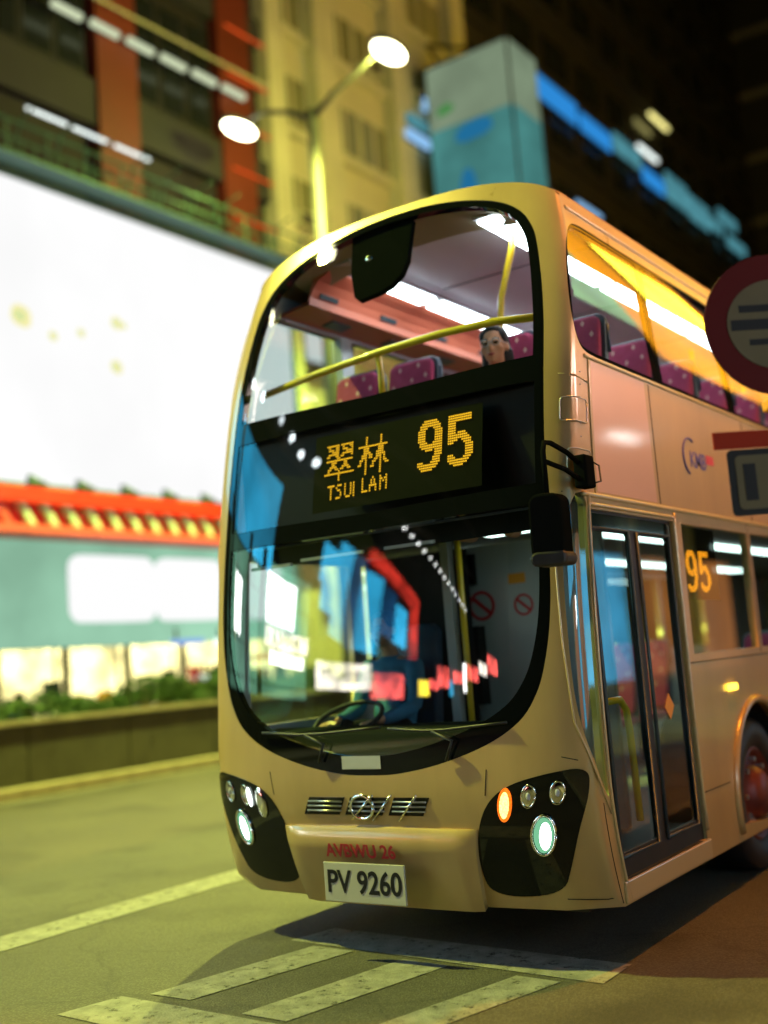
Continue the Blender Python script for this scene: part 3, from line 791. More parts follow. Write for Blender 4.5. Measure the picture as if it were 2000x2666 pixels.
# mirror on its bracket
mir_ = mk('mirror', MB().prism(smooth_poly(rrect(-0.08, 0.08, -0.16, 0.16, 0.05, 3), 1), 0.11, lambda u, v, d: Vector((1.315 + u * 0.94 + 0.02 * v, -0.26 + d + u * 0.35, 2.135 + v))), 'black_plastic', bus, bevel=0.015)
mk('mirror_base', MB().prism(rrect(-0.085, 0.085, -0.035, 0.035, 0.03, 3), 0.125, lambda u, v, d: Vector((1.318 + u * 0.94, -0.266 + d + u * 0.35, 1.985 + v))), 'rubber', mir_, bevel=0.012)
mk('mirror_arm', MB().tube([(1.285, 0.26, 2.49), (1.30, 0.08, 2.53), (1.305, -0.10, 2.555), (1.305, -0.17, 2.55), (1.31, -0.20, 2.50), (1.312, -0.205, 2.28)], 0.013, 8), 'black_plastic', mir_, smooth=True)
mk('mirror_arm', MB().tube([(1.285, 0.26, 2.405), (1.30, 0.05, 2.44), (1.31, -0.20, 2.455)], 0.013, 8), 'black_plastic', mir_, smooth=True)
mk('mirror_bracket', MB().box((1.295, 0.28, 2.45), (0.075, 0.11, 0.17)), 'black_plastic', mir_, bevel=0.012)
mk('mirror_cable', MB().tube([(1.30, 0.33, 2.39), (1.32, 0.42, 2.41), (1.30, 0.46, 2.50), (1.262, 0.45, 2.53)], 0.005, 6), 'rubber', mir_, smooth=True)
# wipers parked along the lower windscreen
for s0, s1 in ((-0.75, 0.10), (0.15, 0.86)):
    wp = mk('wiper', MB().tube([SP((s0 + s1) / 2, 1.04, 0.02), SP((s0 + s1) / 2 + 0.05, 1.14, 0.035), SP((s0 * 0.6 + s1 * 0.4), 1.19, 0.03)], 0.009, 6), 'rubber', bus, smooth=True)
    mk('wiper_blade', MB().tube([SP(s0 + (s1 - s0) * t / 6, 1.19 + 0.05 * abs(t / 6 - 0.4), 0.014) for t in range(7)], 0.008, 6), 'rubber', wp, smooth=True)

# wheels
def wheel(x, y):
    hub = mk('wheel', MB().lathe([(0.02, 0), (0.5, 0), (0.5, -0.02)], (x, y, 0.5), 'X', 4), 'rubber', bus); bpy.data.objects.remove(hub)
    sg = 1 if x > 0 else -1
    t = mk('wheel', MB().lathe([(0.30, -0.02 * sg), (0.34, 0.01 * sg), (0.43, 0.02 * sg), (0.485, 0.0), (0.50, -0.03 * sg), (0.50, -0.25 * sg), (0.47, -0.28 * sg), (0.28, -0.28 * sg)], (x, y, 0.5), 'X', 36), 'rubber', bus, smooth=True)
    t.name = 'wheel'
    mk('rim', MB().lathe([(0.31, -0.015 * sg), (0.29, 0.0), (0.27, -0.05 * sg), (0.20, -0.07 * sg), (0.16, 0.02 * sg), (0.12, 0.05 * sg), (0.0, 0.05 * sg)], (x, y, 0.5), 'X', 28), 'rim_red', t, smooth=True)
    for k in range(8):
        a = k * math.pi / 4
        mk('wheel_nut', MB().lathe([(0.018, -0.03), (0.018, 0.03), (0.0, 0.03)], (x - 0.03 * sg, y + 0.225 * math.cos(a), 0.5 + 0.225 * math.sin(a)), 'X', 6), 'steel', t)
    mk('wheel_arch', MB().tube([(sg * 1.252, y + 0.61 * math.cos(R(a)), max(0.30, 0.52 + 0.61 * math.sin(R(a)))) for a in range(-18, 199, 9)], 0.028, 8), 'gold', bus, smooth=True)
    mb = MB(); an = list(range(-18, 199, 9)); k = len(an)
    for xx in (1.235, 0.72): mb.v += [(sg * xx, y + 0.605 * math.cos(R(a)), 0.52 + 0.605 * math.sin(R(a))) for a in an]
    mb.f = [(i, i + 1, k + i + 1, k + i) for i in range(k - 1)]
    mk('arch_liner', mb, 'rubber', bus)
for sx in (1, -1):
    for y in (WY, RWY): wheel(sx * 1.20, y)
# side display, marker lamp, door sill, kneeling label, side logo
led('side_route_number', F_95, 0, 0, 0.0148, 0.0125, 'led_side', bus, conv=lambda a, b: Vector((1.225, 1.80 + a, 2.11 + b)))
sbox('side_display', 'black_gloss', bus, 1.15, 1.222, 1.70, 2.38, 1.80, 2.26)
mk('side_marker_lamp', MB().box((1.262, 2.30, 1.235), (0.03, 0.15, 0.045)), 'side_lamp', bus, bevel=0.01)
sill = sbox('door_sill', 'gold_trim', bus, 1.12, 1.262, 0.36, 1.62, 0.29, 0.395, 0.006)
sbox('sill_tread', 'rubber', sill, 1.10, 1.25, 0.38, 1.50, 0.396, 0.402)
text_mesh('livery_letters', 'KMB', 0.15, 'blue_mark', su, lambda x, y, d: (1.2505 + d, 2.16 + x, 2.70 + y), 0.002, 0.002)
mb = MB().tube([(1.253, 2.02 + 0.13 * math.cos(R(a)), 2.72 + 0.12 * math.sin(R(a))) for a in range(60, 260, 12)], 0.007, 6); mk('livery_swoosh', mb, 'blue_mark', su, smooth=True)
sbox('livery_bar', 'red_mark', su, 1.25, 1.254, 2.32, 2.46, 2.70, 2.76)
dmd = MB().prism([(0, 0.075), (0.07, 0), (0, -0.075), (-0.07, 0)], 0.003, lambda u, v, d: Vector((1.226 + d, 1.27 + u, 1.19 + v))); mk('warning_sticker', dmd, 'orange_mark', door)
for k in range(2):   # leaf stiles
    y0 = (0.345, 0.975)[k]; y1 = (0.93, 1.545)[k]
    mk('door_leaf_frame', MB().tube([(1.236, y0 + 0.05, 0.50), (1.236, y1 - 0.03, 0.50), (1.236, y1 - 0.03, 2.18), (1.236, y0 + 0.05, 2.18), (1.236, y0 + 0.05, 0.50)], 0.012, 6), 'door_bar', door, smooth=True)
mk('door_handrail', MB().tube([(1.17, 0.50, 1.27), (1.17, 0.72, 1.27), (1.17, 0.79, 1.21), (1.17, 0.81, 1.10), (1.17, 0.83, 0.62)], 0.020, 10), 'yellow', door, smooth=True)

# ---- interior, upper deck
sbox('upper_deck_floor', 'floor_in', bus, -1.18, 1.18, 0.46, LEN - 0.1, 2.33, 2.42)
sbox('lower_deck_floor', 'floor_in', bus, -1.18, 1.18, 0.30, LEN - 0.1, 0.345, 0.39)
mb = MB(); NS = 24
prof = [(-0.44, 4.235), (0.44, 4.235)]
mk('ceiling', MB().prism([(-0.47, 4.215), (-0.40, 4.235), (0.40, 4.235), (0.47, 4.215), (0.47, 4.26), (-0.47, 4.26)], LEN - 1.1, lambda u, v, d: Vector((u, 0.98 + d, v))), 'lavender', bus)
for k in range(7): mk('ceiling_joint', MB().box((0, 1.9 + k * 1.4, 4.2335), (0.8, 0.012, 0.006)), 'vent', bus)
# front dome lining between the glass and the ceiling
mb = MB(); nn = 16
for i in range(nn + 1):
    s_ = -1.0 + 2.0 * i / nn
    a = SP(s_, min(ztop(s_) - 0.07, 4.31), -0.04); b = Vector((s_ * 0.93, 0.85, 4.24 - 0.10 * abs(s_) ** 2.2)); c_ = Vector((s_ * 0.93, 1.0, 4.22 - 0.12 * abs(s_) ** 2.2))
    mb.v += [tuple(a), tuple(b), tuple(c_)]
for i in range(nn):
    for k in range(2): mb.f.append((i * 3 + k, i * 3 + k + 1, i * 3 + 4 + k, i * 3 + 3 + k))
mk('front_dome_lining', mb, 'khaki', bus, smooth=True)
for sg in (-1, 1):
    cv_ = [(-0.70, 4.17), (-0.76, 4.145), (-0.81, 4.10), (-0.84, 4.05), (-0.85, 4.0)]
    mb = MB().prism([(a * -sg if False else a, b) for a, b in [(-0.66, 4.19)] + cv_ + [(-0.87, 4.0), (-0.80, 4.18), (-0.66, 4.23)]], LEN - 1.2, lambda u, v, d: Vector((-sg * u, 0.86 + d, v)))
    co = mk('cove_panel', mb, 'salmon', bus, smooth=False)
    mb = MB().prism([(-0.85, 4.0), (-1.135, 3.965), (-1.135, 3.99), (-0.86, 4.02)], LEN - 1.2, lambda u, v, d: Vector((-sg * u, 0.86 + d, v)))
    so = mk('cove_soffit', mb, 'salmon_shaded', bus)
    for k in range(8):
        y = 1.05 + k * 0.72
        mk('air_vent', MB().box((sg * 0.822, y, 4.075), (0.012, 0.20, 0.035), Matrix.Rotation(sg * R(-28), 3, 'Y')), 'vent', co)
        mk('air_vent', MB().box((sg * 0.99, y + 0.3, 3.977), (0.10, 0.22, 0.012), Matrix.Rotation(sg * R(7), 3, 'Y')), 'vent', so)
    tray = mk('light_tray', MB().span(sg * 0.475, sg * 0.665, 0.84, LEN - 0.3, 4.20, 4.225), 'grey_in', bus)
    y0 = 1.13 if sg < 0 else 0.86
    for k in range(11):
        ln = 0.80
        mk('light_diffuser', MB().span(sg * 0.49, sg * 0.645, y0, y0 + ln, 4.178, 4.198), 'tube', tray, bevel=0.008)
        y0 += ln + 0.11
        if y0 > LEN - 1.4: break
    sbox('window_cap', 'grey_in', bus, sg * 1.10, sg * 1.15, 0.9, LEN - 0.2, 3.945, 3.985)
sbox('front_shelf', 'dash', bus, -1.12, 1.12, 0.36, 0.60, 3.03, 3.075)
mk('handrail', MB().tube([(-1.06, 0.58, 3.365), (-0.6, 0.54, 3.40), (-0.08, 0.53, 3.435), (0.35, 0.54, 3.45), (0.70, 0.56, 3.445), (1.06, 0.60, 3.405)], 0.0235, 12), 'yellow', bus, smooth=True)
mk('handrail_post', MB().tube([(-0.105, 0.54, 3.44), (-0.11, 0.57, 3.3), (-0.12, 0.58, 3.05)], 0.020, 10), 'yellow', bus, smooth=True)
mk('rail_joint', MB().sphere((-0.10, 0.535, 3.432), (0.035, 0.026, 0.026)), 'yellow', bus, smooth=True)
mk('grab_pole', MB().tube([(0.56, 1.20, 4.19), (0.53, 1.20, 4.08), (0.43, 1.20, 3.80), (0.385, 1.22, 3.55), (0.37, 1.25, 3.05)], 0.022, 10), 'yellow', bus, smooth=True)
for k in range(2, 4):
    for sg in (-1, 1): mk('grab_pole', MB().tube([(sg * 0.30, 2.12 + k * 1.5, 4.22), (sg * 0.30, 2.12 + k * 1.5, 2.45)], 0.016, 8), 'yellow', bus, smooth=True)
mk('window_pillar', MB().span(-1.15, -1.09, 1.52, 1.66, 3.0, 3.95), 'panel_pale', bus)
ham = mk('emergency_hammer', MB().box((-1.08, 1.6, 3.60), (0.03, 0.10, 0.05)), 'red_mark', bus, bevel=0.006)
mk('hammer_shaft', MB().tube([(-1.08, 1.6, 3.59), (-1.08, 1.6, 3.44)], 0.012, 8), 'red_mark', ham)
# seats
def seat(x, y, zf=2.42):
    back = mk('seat', MB().prism(smooth_poly(rrect(-0.195, 0.195, 0.0, 0.73, 0.07, 3), 1), 0.05, lambda u, v, d: Vector((x + u * 1.04, y + 0.045 + d + v * 0.18, zf + 0.44 + v * 1.02))), 'seat_shell', bus, bevel=0.01)
    mk('back_cushion', MB().prism(smooth_poly(rrect(-0.178, 0.178, 0.06, 0.725, 0.06, 3), 1), 0.05, lambda u, v, d: Vector((x + u, y + d + v * 0.18, zf + 0.44 + v))), 'magenta', back, bevel=0.02)
    mk('seat_cushion', MB().prism(rrect(-0.20, 0.20, -0.40, 0.04, 0.05, 3), 0.08, lambda u, v, d: Vector((x + u, y + v, zf + 0.40 + d))), 'magenta', back, bevel=0.02)
    mk('pedestal', MB().span(x - 0.06, x + 0.06, y - 0.25, y - 0.10, zf, zf + 0.40), 'seat_shell', back)
    mk('grab_handle', MB().tube([(x + 0.10, y + 0.16, zf + 1.05), (x + 0.13, y + 0.20, zf + 1.12), (x + 0.205, y + 0.19, zf + 1.10), (x + 0.215, y + 0.16, zf + 0.92)], 0.011, 8), 'seat_shell', back, smooth=True)
    for u, v in ((-0.10, 0.33), (0.05, 0.30), (-0.02, 0.45), (0.12, 0.44), (-0.13, 0.55), (0.02, 0.58), (0.13, 0.60), (-0.08, 0.67), (0.07, 0.68)):
        mk('fabric_dot', MB().prism([(0.0, 0.02), (0.014, 0.0), (0.0, -0.02), (-0.014, 0.0)], 0.003, lambda a, b, d: Vector((x + u + a, y - 0.003 + (v + b) * 0.18 + d, zf + 0.44 + v + b))), 'dot', back)
    return back
proto = seat(-0.84, 1.20)
for r_ in range(7):
    for x in (-0.84, -0.38, 0.38, 0.84):
        if r_ == 0 and x == -0.84: continue
        c = copy_tree(proto, (x + 0.84, r_ * 0.80, 0), None); c.parent = bus
# ---- interior, lower deck
mk('dashboard', MB().prism([(0.18, 1.05), (0.26, 1.17), (0.55, 1.20), (0.62, 1.02), (0.62, 0.39), (0.18, 0.39)], 2.1, lambda u, v, d: Vector((-1.1 + d, u, v))), 'dash', bus, bevel=0.01)
mk('steering_wheel', MB().tube([Vector((-0.68 + 0.23 * math.cos(a), 0.74 + 0.20 * math.sin(a), 1.22 + 0.10 * math.sin(a))) for a in [2 * math.pi * k / 24 for k in range(25)]], 0.016, 8), 'rubber', bus, smooth=True)
mk('steering_column', MB().tube([(-0.68, 0.74, 1.21), (-0.68, 0.55, 0.9)], 0.04, 10), 'dash', bus)
dsx = mk('driver_seat', MB().prism(smooth_poly(rrect(-0.25, 0.25, 0.0, 0.82, 0.08, 3), 1), 0.10, lambda u, v, d: Vector((-0.68 + u, 1.36 + d + v * 0.12, 0.98 + v))), 'seat_shell', bus, bevel=0.02)
mk('seat_base', MB().span(-0.92, -0.44, 0.92, 1.40, 0.39, 0.98), 'seat_shell', dsx, bevel=0.03)
cab = mk('cab_partition', MB().span(-1.15, -0.30, 1.70, 1.735, 0.39, 2.30), 'dash', bus)
part = mk('stair_partition', MB().span(-0.52, 0.62, 1.90, 1.95, 0.39, 2.32), 'panel_pale', bus)
mk('partition_edge', MB().tube([(0.62, 1.92, 0.4), (0.62, 1.92, 2.32)], 0.02, 8), 'steel', part)
for cx_, cz_, rr in ((-0.31, 1.90, 0.105), (0.02, 1.88, 0.075)):
    ring = mk('prohibition_sticker', MB().lathe([(rr, 0.0), (rr, -0.003), (rr * 0.78, -0.003), (rr * 0.78, 0.0)], (cx_, 1.8985, cz_), 'Y', 28), 'red_mark', part)
    mk('sticker_bar', MB().box((cx_, 1.8965, cz_), (rr * 1.6, 0.002, rr * 0.28), Matrix.Rotation(R(40), 3, 'Y')), 'red_mark', ring)
sbox('screen', 'black_gloss', part, -0.48, -0.33, 1.86, 1.898, 2.05, 2.27)
sbox('ticket_box', 'dash', part, -0.50, -0.30, 1.80, 1.898, 1.22, 1.76)
sbox('yellow_notice', 'orange_mark', part, -0.08, 0.05, 1.893, 1.898, 2.03, 2.10)
mk('cab_post', MB().span(-0.175, -0.115, 1.18, 1.24, 0.39, 2.33), 'panel_pale', bus)
mk('grab_pole', MB().tube([(-0.06, 1.22, 0.40), (-0.06, 1.22, 2.33)], 0.02, 10), 'yellow', bus, smooth=True)
for sg in (-1, 1):
    mk('lower_ceiling_light', MB().span(sg * 0.50, sg * 0.62, 2.1, 8.5, 2.30, 2.322), 'tube_low', bus)
mk('cab_lamp', MB().span(0.15, 0.55, 1.20, 1.30, 2.30, 2.322), 'tube_low', bus)
mk('sunvisor', MB().prism([(-1.0, 2.20), (0.95, 2.20), (0.95, 2.31), (-1.0, 2.31)], 0.012, lambda u, v, d: Vector((u, 0.34 + d, v))), 'dash', bus)
for k, (x0, x1, z0) in enumerate(((-1.02, -0.70, 2.195), (-0.62, -0.15, 2.21), (0.0, 0.34, 2.21))):
    mk('visor_edge', MB().box(((x0 + x1) / 2, 0.31, z0), (x1 - x0, 0.02, 0.018)), 'panel_pale', bus)
for k in range(4):
    c = copy_tree(proto, (0.0, 2.3 + k * 0.85, -2.03), None); c.parent = bus
    c = copy_tree(proto, (1.68, 3.2 + k * 0.85, -2.03), None); c.parent = bus

# ------------------------------------------------------------------ people
def blob(name, prims, mat, parent, voxel=0.012, smooth_it=6):
    mb = MB()
    for p in prims:
        if p[0] == 'e': mb.sphere(p[1], p[2], 16, 12)
        else: mb.tube(p[1], p[2], 12)
    o = mk(name, mb, mat, parent)
    r_ = o.modifiers.new('r', 'REMESH'); r_.mode = 'VOXEL'; r_.voxel_size = voxel
    s_ = o.modifiers.new('s', 'SMOOTH'); s_.iterations = smooth_it; s_.factor = 0.5
    me = bpy.data.meshes.new_from_object(o.evaluated_get(bpy.context.evaluated_depsgraph_get()))
    old = o.data; o.modifiers.clear(); o.data = me; bpy.data.meshes.remove(old)
    me.polygons.foreach_set('use_smooth', [True] * len(me.polygons))
    return o
def person(loc, label, cloth, glasses=True, long_hair=True):
    root = empty('person', loc, label, 'person')
    B = Vector(loc)                      # seat surface height under the hips, facing -y
    def p(x, y, z): return B + Vector((x, y, z))
    H = p(0, -0.02, 0.735)               # centre of the head
    def h(x, y, z): return H + Vector((x, y, z))
    def hand(sg):
        q = []
        wx, wy, wz = sg * 0.16, -0.40, 0.16
        q.append(('e', p(wx, wy - 0.05, wz), (0.038, 0.05, 0.016)))
        for k, ln in enumerate((0.062, 0.072, 0.068, 0.052)):
            fx = wx + (k - 1.5) * 0.019
            q.append(('t', [p(fx, wy - 0.08, wz), p(fx, wy - 0.09 - ln * 0.5, wz - 0.006), p(fx, wy - 0.09 - ln, wz - 0.028)], [0.0095, 0.009, 0.008]))
        q.append(('t', [p(wx - sg * 0.03, wy - 0.03, wz), p(wx - sg * 0.055, wy - 0.07, wz - 0.004), p(wx - sg * 0.056, wy - 0.10, wz - 0.012)], [0.012, 0.0105, 0.009]))
        return q
    prims = [('e', h(0, 0.012, 0.022), (0.073, 0.090, 0.092)), ('e', h(0, -0.022, -0.045), (0.057, 0.066, 0.066)), ('e', h(0, -0.052, -0.092), (0.026, 0.024, 0.020)),
             ('e', h(0, -0.070, 0.008), (0.050, 0.022, 0.020)), ('t', [h(0, -0.084, 0.0), h(0, -0.100, -0.030), h(0, -0.096, -0.040)], [0.009, 0.013, 0.012]),
             ('e', h(0.045, -0.050, -0.030), (0.022, 0.028, 0.022)), ('e', h(-0.045, -0.050, -0.030), (0.022, 0.028, 0.022)),
             ('e', h(0, -0.078, -0.066), (0.024, 0.012, 0.010)),
             ('e', h(0.074, 0.016, -0.012), (0.010, 0.020, 0.030)), ('e', h(-0.074, 0.016, -0.012), (0.010, 0.020, 0.030)),
             ('t', [h(0, 0.018, -0.06), p(0, 0.035, 0.60), p(0, 0.045, 0.53)], [0.052, 0.050, 0.060]),
             ('e', p(0, 0.05, 0.50), (0.17, 0.085, 0.06)), ('e', p(0, 0.05, 0.38), (0.165, 0.105, 0.15)), ('e', p(0, 0.05, 0.18), (0.145, 0.11, 0.16)), ('e', p(0, 0.03, 0.05), (0.17, 0.13, 0.10))]
    for sg in (-1, 1):
        prims += [('e', p(sg * 0.175, 0.05, 0.485), (0.055, 0.055, 0.055)), ('t', [p(sg * 0.185, 0.05, 0.48), p(sg * 0.22, 0.0, 0.33), p(sg * 0.225, -0.06, 0.22)], [0.052, 0.045, 0.040]),
                  ('t', [p(sg * 0.225, -0.06, 0.22), p(sg * 0.19, -0.24, 0.18), p(sg * 0.165, -0.39, 0.165)], [0.040, 0.034, 0.025]),
                  ('t', [p(sg * 0.09, 0.0, 0.06), p(sg * 0.11, -0.22, 0.075), p(sg * 0.12, -0.42, 0.07)], [0.090, 0.078, 0.058]),
                  ('t', [p(sg * 0.12, -0.42, 0.07), p(sg * 0.12, -0.44, -0.16), p(sg * 0.12, -0.42, -0.36)], [0.058, 0.050, 0.034]),
                  ('t', [p(sg * 0.12, -0.40, -0.39), p(sg * 0.125, -0.58, -0.405)], [0.042, 0.034])] + hand(sg)
    body = blob('body', prims, 'skin', root, 0.009, 3)
    cp = [('e', p(0, 0.05, 0.495), (0.178, 0.095, 0.062)), ('e', p(0, 0.05, 0.38), (0.178, 0.118, 0.15)), ('e', p(0, 0.05, 0.18), (0.158, 0.124, 0.16)), ('e', p(0, 0.03, 0.06), (0.178, 0.138, 0.10)), ('t', [p(0, 0.045, 0.50), p(0, 0.04, 0.565)], [0.085, 0.064])]
    for sg in (-1, 1):
        cp += [('e', p(sg * 0.175, 0.05, 0.485), (0.066, 0.066, 0.064)), ('t', [p(sg * 0.185, 0.05, 0.48), p(sg * 0.22, 0.0, 0.33), p(sg * 0.225, -0.06, 0.22)], [0.064, 0.057, 0.052]),
               ('t', [p(sg * 0.225, -0.06, 0.22), p(sg * 0.19, -0.24, 0.18), p(sg * 0.172, -0.35, 0.168)], [0.052, 0.044, 0.036])]
    blob('shirt', cp, cloth, root, 0.012, 4)
    lp = [('e', p(0, 0.02, 0.04), (0.176, 0.136, 0.095))]
    for sg in (-1, 1):
        lp += [('t', [p(sg * 0.09, 0.0, 0.06), p(sg * 0.11, -0.22, 0.075), p(sg * 0.12, -0.42, 0.07)], [0.10, 0.088, 0.069]), ('e', p(sg * 0.12, -0.42, 0.07), (0.07, 0.07, 0.07)),
               ('t', [p(sg * 0.12, -0.42, 0.07), p(sg * 0.12, -0.44, -0.16), p(sg * 0.12, -0.42, -0.345)], [0.069, 0.061, 0.05])]
    blob('trousers', lp, 'trouser', root, 0.014, 4)
    hp = [('e', h(0, 0.030, 0.042), (0.083, 0.092, 0.090)), ('e', h(0, 0.055, -0.01), (0.084, 0.070, 0.085)), ('e', h(0.062, -0.004, 0.055), (0.022, 0.045, 0.045)), ('e', h(-0.062, -0.004, 0.055), (0.022, 0.045, 0.045)), ('e', h(0, -0.018, 0.096), (0.055, 0.045, 0.022))]
    if long_hair: hp += [('t', [h(0.05, 0.055, -0.02), h(0.058, 0.060, -0.10), h(0.05, 0.07, -0.19)], [0.045, 0.042, 0.022]), ('t', [h(-0.05, 0.055, -0.02), h(-0.058, 0.060, -0.10), h(-0.05, 0.07, -0.19)], [0.045, 0.042, 0.022]), ('t', [h(0, 0.085, -0.02), h(0, 0.095, -0.18)], [0.055, 0.03])]
    blob('hair', hp, 'hair', root, 0.009, 3)
    for sg in (-1, 1):
        mk('eye', MB().sphere(h(sg * 0.031, -0.083, 0.000), (0.013, 0.007, 0.0055)), 'black_mark', body, smooth=True)
        mk('eyebrow', MB().tube([h(sg * 0.014, -0.093, 0.020), h(sg * 0.034, -0.090, 0.026), h(sg * 0.052, -0.078, 0.020)], 0.0035, 6), 'hair', body, smooth=True)
    mk('lips', MB().sphere(h(0, -0.088, -0.066), (0.021, 0.007, 0.0075)), principled('lips', (0.40, 0.09, 0.08), 0.4), body, smooth=True)
    if glasses:
        g = mk('glasses', MB().tube([h(-0.010, -0.102, 0.004), h(0.010, -0.102, 0.004)], 0.002, 6), 'steel', root)
        for sg in (-1, 1):
            mk('rim', MB().tube([h(sg * 0.034 + 0.024 * math.cos(a), -0.100 + 0.006 * abs(math.cos(a)), 0.0 + 0.021 * math.sin(a)) for a in [2 * math.pi * k / 20 for k in range(21)]], 0.0022, 6), 'steel', g, smooth=True)
            mb = MB(); mb.add([h(sg * 0.034 + 0.023 * math.cos(a), -0.0995, 0.020 * math.sin(a)) for a in [2 * math.pi * k / 20 for k in range(20)]], [tuple(range(20))]); mk('lens', mb, 'windscreen', g)
            mk('temple', MB().tube([h(sg * 0.058, -0.094, 0.004), h(sg * 0.076, -0.02, 0.004), h(sg * 0.078, 0.015, -0.002)], 0.002, 6), 'steel', g)
    return root
pr_ = person((0.42, 1.08, 2.745), 'passenger with glasses and long dark hair sitting at the front of the upper deck', 'navy_cloth'); pr_.rotation_euler.z = R(14); pr_.scale = (1.07, 1.07, 1.07); pr_.location.z -= 0.075
person((-0.68, 1.22, 1.04), 'bus driver in a blue shirt behind the lower windscreen', 'blue_cloth', False, False)

# ------------------------------------------------------------------ far side of the street
FX = -14.0
# dark building with red columns
bd = empty('office_building', (FX, 9.0, 0), 'dark building with red columns above the white billboard', 'building')
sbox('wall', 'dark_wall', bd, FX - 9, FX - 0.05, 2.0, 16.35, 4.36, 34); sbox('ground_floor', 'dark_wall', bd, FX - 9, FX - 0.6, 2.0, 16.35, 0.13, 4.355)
for y in (3.45, 7.35, 11.25, 15.15): sbox('column', 'red_col', bd, FX - 0.04, FX + 0.28, y - 0.58, y + 0.58, 11.4, 33)
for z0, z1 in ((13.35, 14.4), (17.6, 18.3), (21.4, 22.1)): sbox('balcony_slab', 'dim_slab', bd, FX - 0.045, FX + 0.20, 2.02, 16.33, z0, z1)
for zs in (14.55, 18.45, 22.25):
    for yb in (3.45, 7.35, 11.25):
        for k in range(3):
            y0 = yb + 0.68 + k * 0.86
            wn = sbox('window', 'frame', bd, FX - 0.045, FX + 0.03, y0, y0 + 0.80, zs, zs + 2.7)
            sbox('pane', 'dark_glass', wn, FX + 0.031, FX + 0.036, y0 + 0.06, y0 + 0.74, zs + 0.06, zs + 2.64)
for k in range(6):
    y = 9.35 + k * 1.02; z0 = 15.45 + 0.035 * k
    tb = mk('tube_light', MB().tube([(FX + 0.5, y, z0), (FX + 0.5, y + 0.72, z0)], 0.085, 10), 'fluor', bd, smooth=True)
    mk('light_bracket', MB().span(FX + 0.1, FX + 0.5, y + 0.34, y + 0.38, z0 + 0.07, z0 + 0.11), 'frame', tb)
mk('cornice_strip', MB().tube([(FX + 0.42, 8.0, 16.1), (FX + 0.42, 16.2, 16.35)], 0.035, 6), 'beige_trim', bd)
for k in range(5):
    z0 = 12.5 + k * 1.25
    mk('neon_line', MB().tube([(FX + 0.32, 14.85, z0), (FX + 0.32, 16.3, z0 + 0.02)], 0.03, 6), 'red_neon', bd)
# the billboard
bb_ = empty('billboard', (FX + 0.35, 9.5, 5.25), 'huge overexposed white illuminated billboard on the dark building', 'billboard')
BX = FX + 0.40
sbox('face', 'billboard', bb_, FX + 0.25, BX, 3.0, 16.5, 5.36, 11.35)
for a in ((2.9, 3.0, 5.26, 11.45), (16.5, 16.6, 5.26, 11.45)): sbox('frame', 'catwalk', bb_, FX + 0.15, BX + 0.06, *a)
sbox('frame', 'catwalk', bb_, FX + 0.15, BX + 0.06, 3.0, 16.5, 11.352, 11.46); sbox('frame', 'catwalk', bb_, FX + 0.15, BX + 0.06, 3.0, 16.5, 5.25, 5.358)
mk('catwalk_rail', MB().tube([(BX + 0.55, 2.9, 12.2), (BX + 0.55, 17.4, 12.2)], 0.03, 6), 'catwalk', bb_)
mk('catwalk_rail', MB().tube([(BX + 0.55, 2.9, 11.85), (BX + 0.55, 17.4, 11.85)], 0.025, 6), 'catwalk', bb_)
sbox('catwalk_deck', 'catwalk', bb_, BX + 0.07, BX + 0.62, 2.9, 17.4, 11.50, 11.55)
for k in range(16):
    y = 3.0 + k * 0.95
    mk('catwalk_post', MB().tube([(BX + 0.55, y, 11.5), (BX + 0.55, y, 12.2)], 0.022, 6), 'catwalk', bb_)
    mk('floodlight_arm', MB().tube([(BX + 0.1, y + 0.4, 11.5), (BX + 0.5, y + 0.4, 12.35), (BX + 0.9, y + 0.4, 12.45)], 0.022, 6), 'catwalk', bb_)
for k in range(48): mk('rail_bar', MB().tube([(BX + 0.55, 3.0 + k * 0.3, 11.56), (BX + 0.55, 3.0 + k * 0.3, 11.84)], 0.012, 4), 'catwalk', bb_)
for y in (8.2, 9.3, 10.4): mk('strip_light', MB().tube([(BX + 0.6, y, 12.55), (BX + 0.6, y + 0.95, 12.55)], 0.035, 6), 'fluor_b', bb_)
for k in range(7): mk('bracket', MB().prism([(0, 0), (0.42, 0), (0.1, 0.11), (0, 0.15)], 0.12, lambda u, v, d: Vector((BX + 0.02 + d, 7.2 + k * 1.15 + u, 5.36 + v))), 'catwalk', bb_)
for y, z0, sz in ((10.75, 8.95, 0.30), (10.7, 8.0, 0.32), (9.1, 8.35, 0.22), (9.8, 8.55, 0.20), (8.35, 8.6, 0.5), (10.95, 8.93, 0.16)):
    mk_o = mk('printed_mark', MB().prism(smooth_poly([(-sz * .5, -sz * .3), (sz * .45, -sz * .5), (sz * .5, sz * .35), (-sz * .35, sz * .5)], 1), 0.01, lambda u, v, d: Vector((BX + 0.004 + d, y + u, z0 + v))), 'bill_yellow', bb_)
    for q in range(3): mk('printed_stroke', MB().span(BX + 0.015, BX + 0.02, y - sz * .25 + q * sz * .16, y - sz * .19 + q * sz * .16, z0 - sz * (.15 + .05 * q), z0 + sz * .2), 'bill_green', mk_o)
t = empty('lit_sign', (FX + 0.5, 17.9, 9.3), 'white lit sign on the beige building seen through the upper deck side window', 'sign')
sbox('face', 'white_box', t, FX + 0.40, FX + 0.50, 17.1, 18.45, 9.3, 10.6); sbox('frame', 'frame', t, FX + 0.352, FX + 0.398, 17.05, 18.5, 9.25, 10.65)
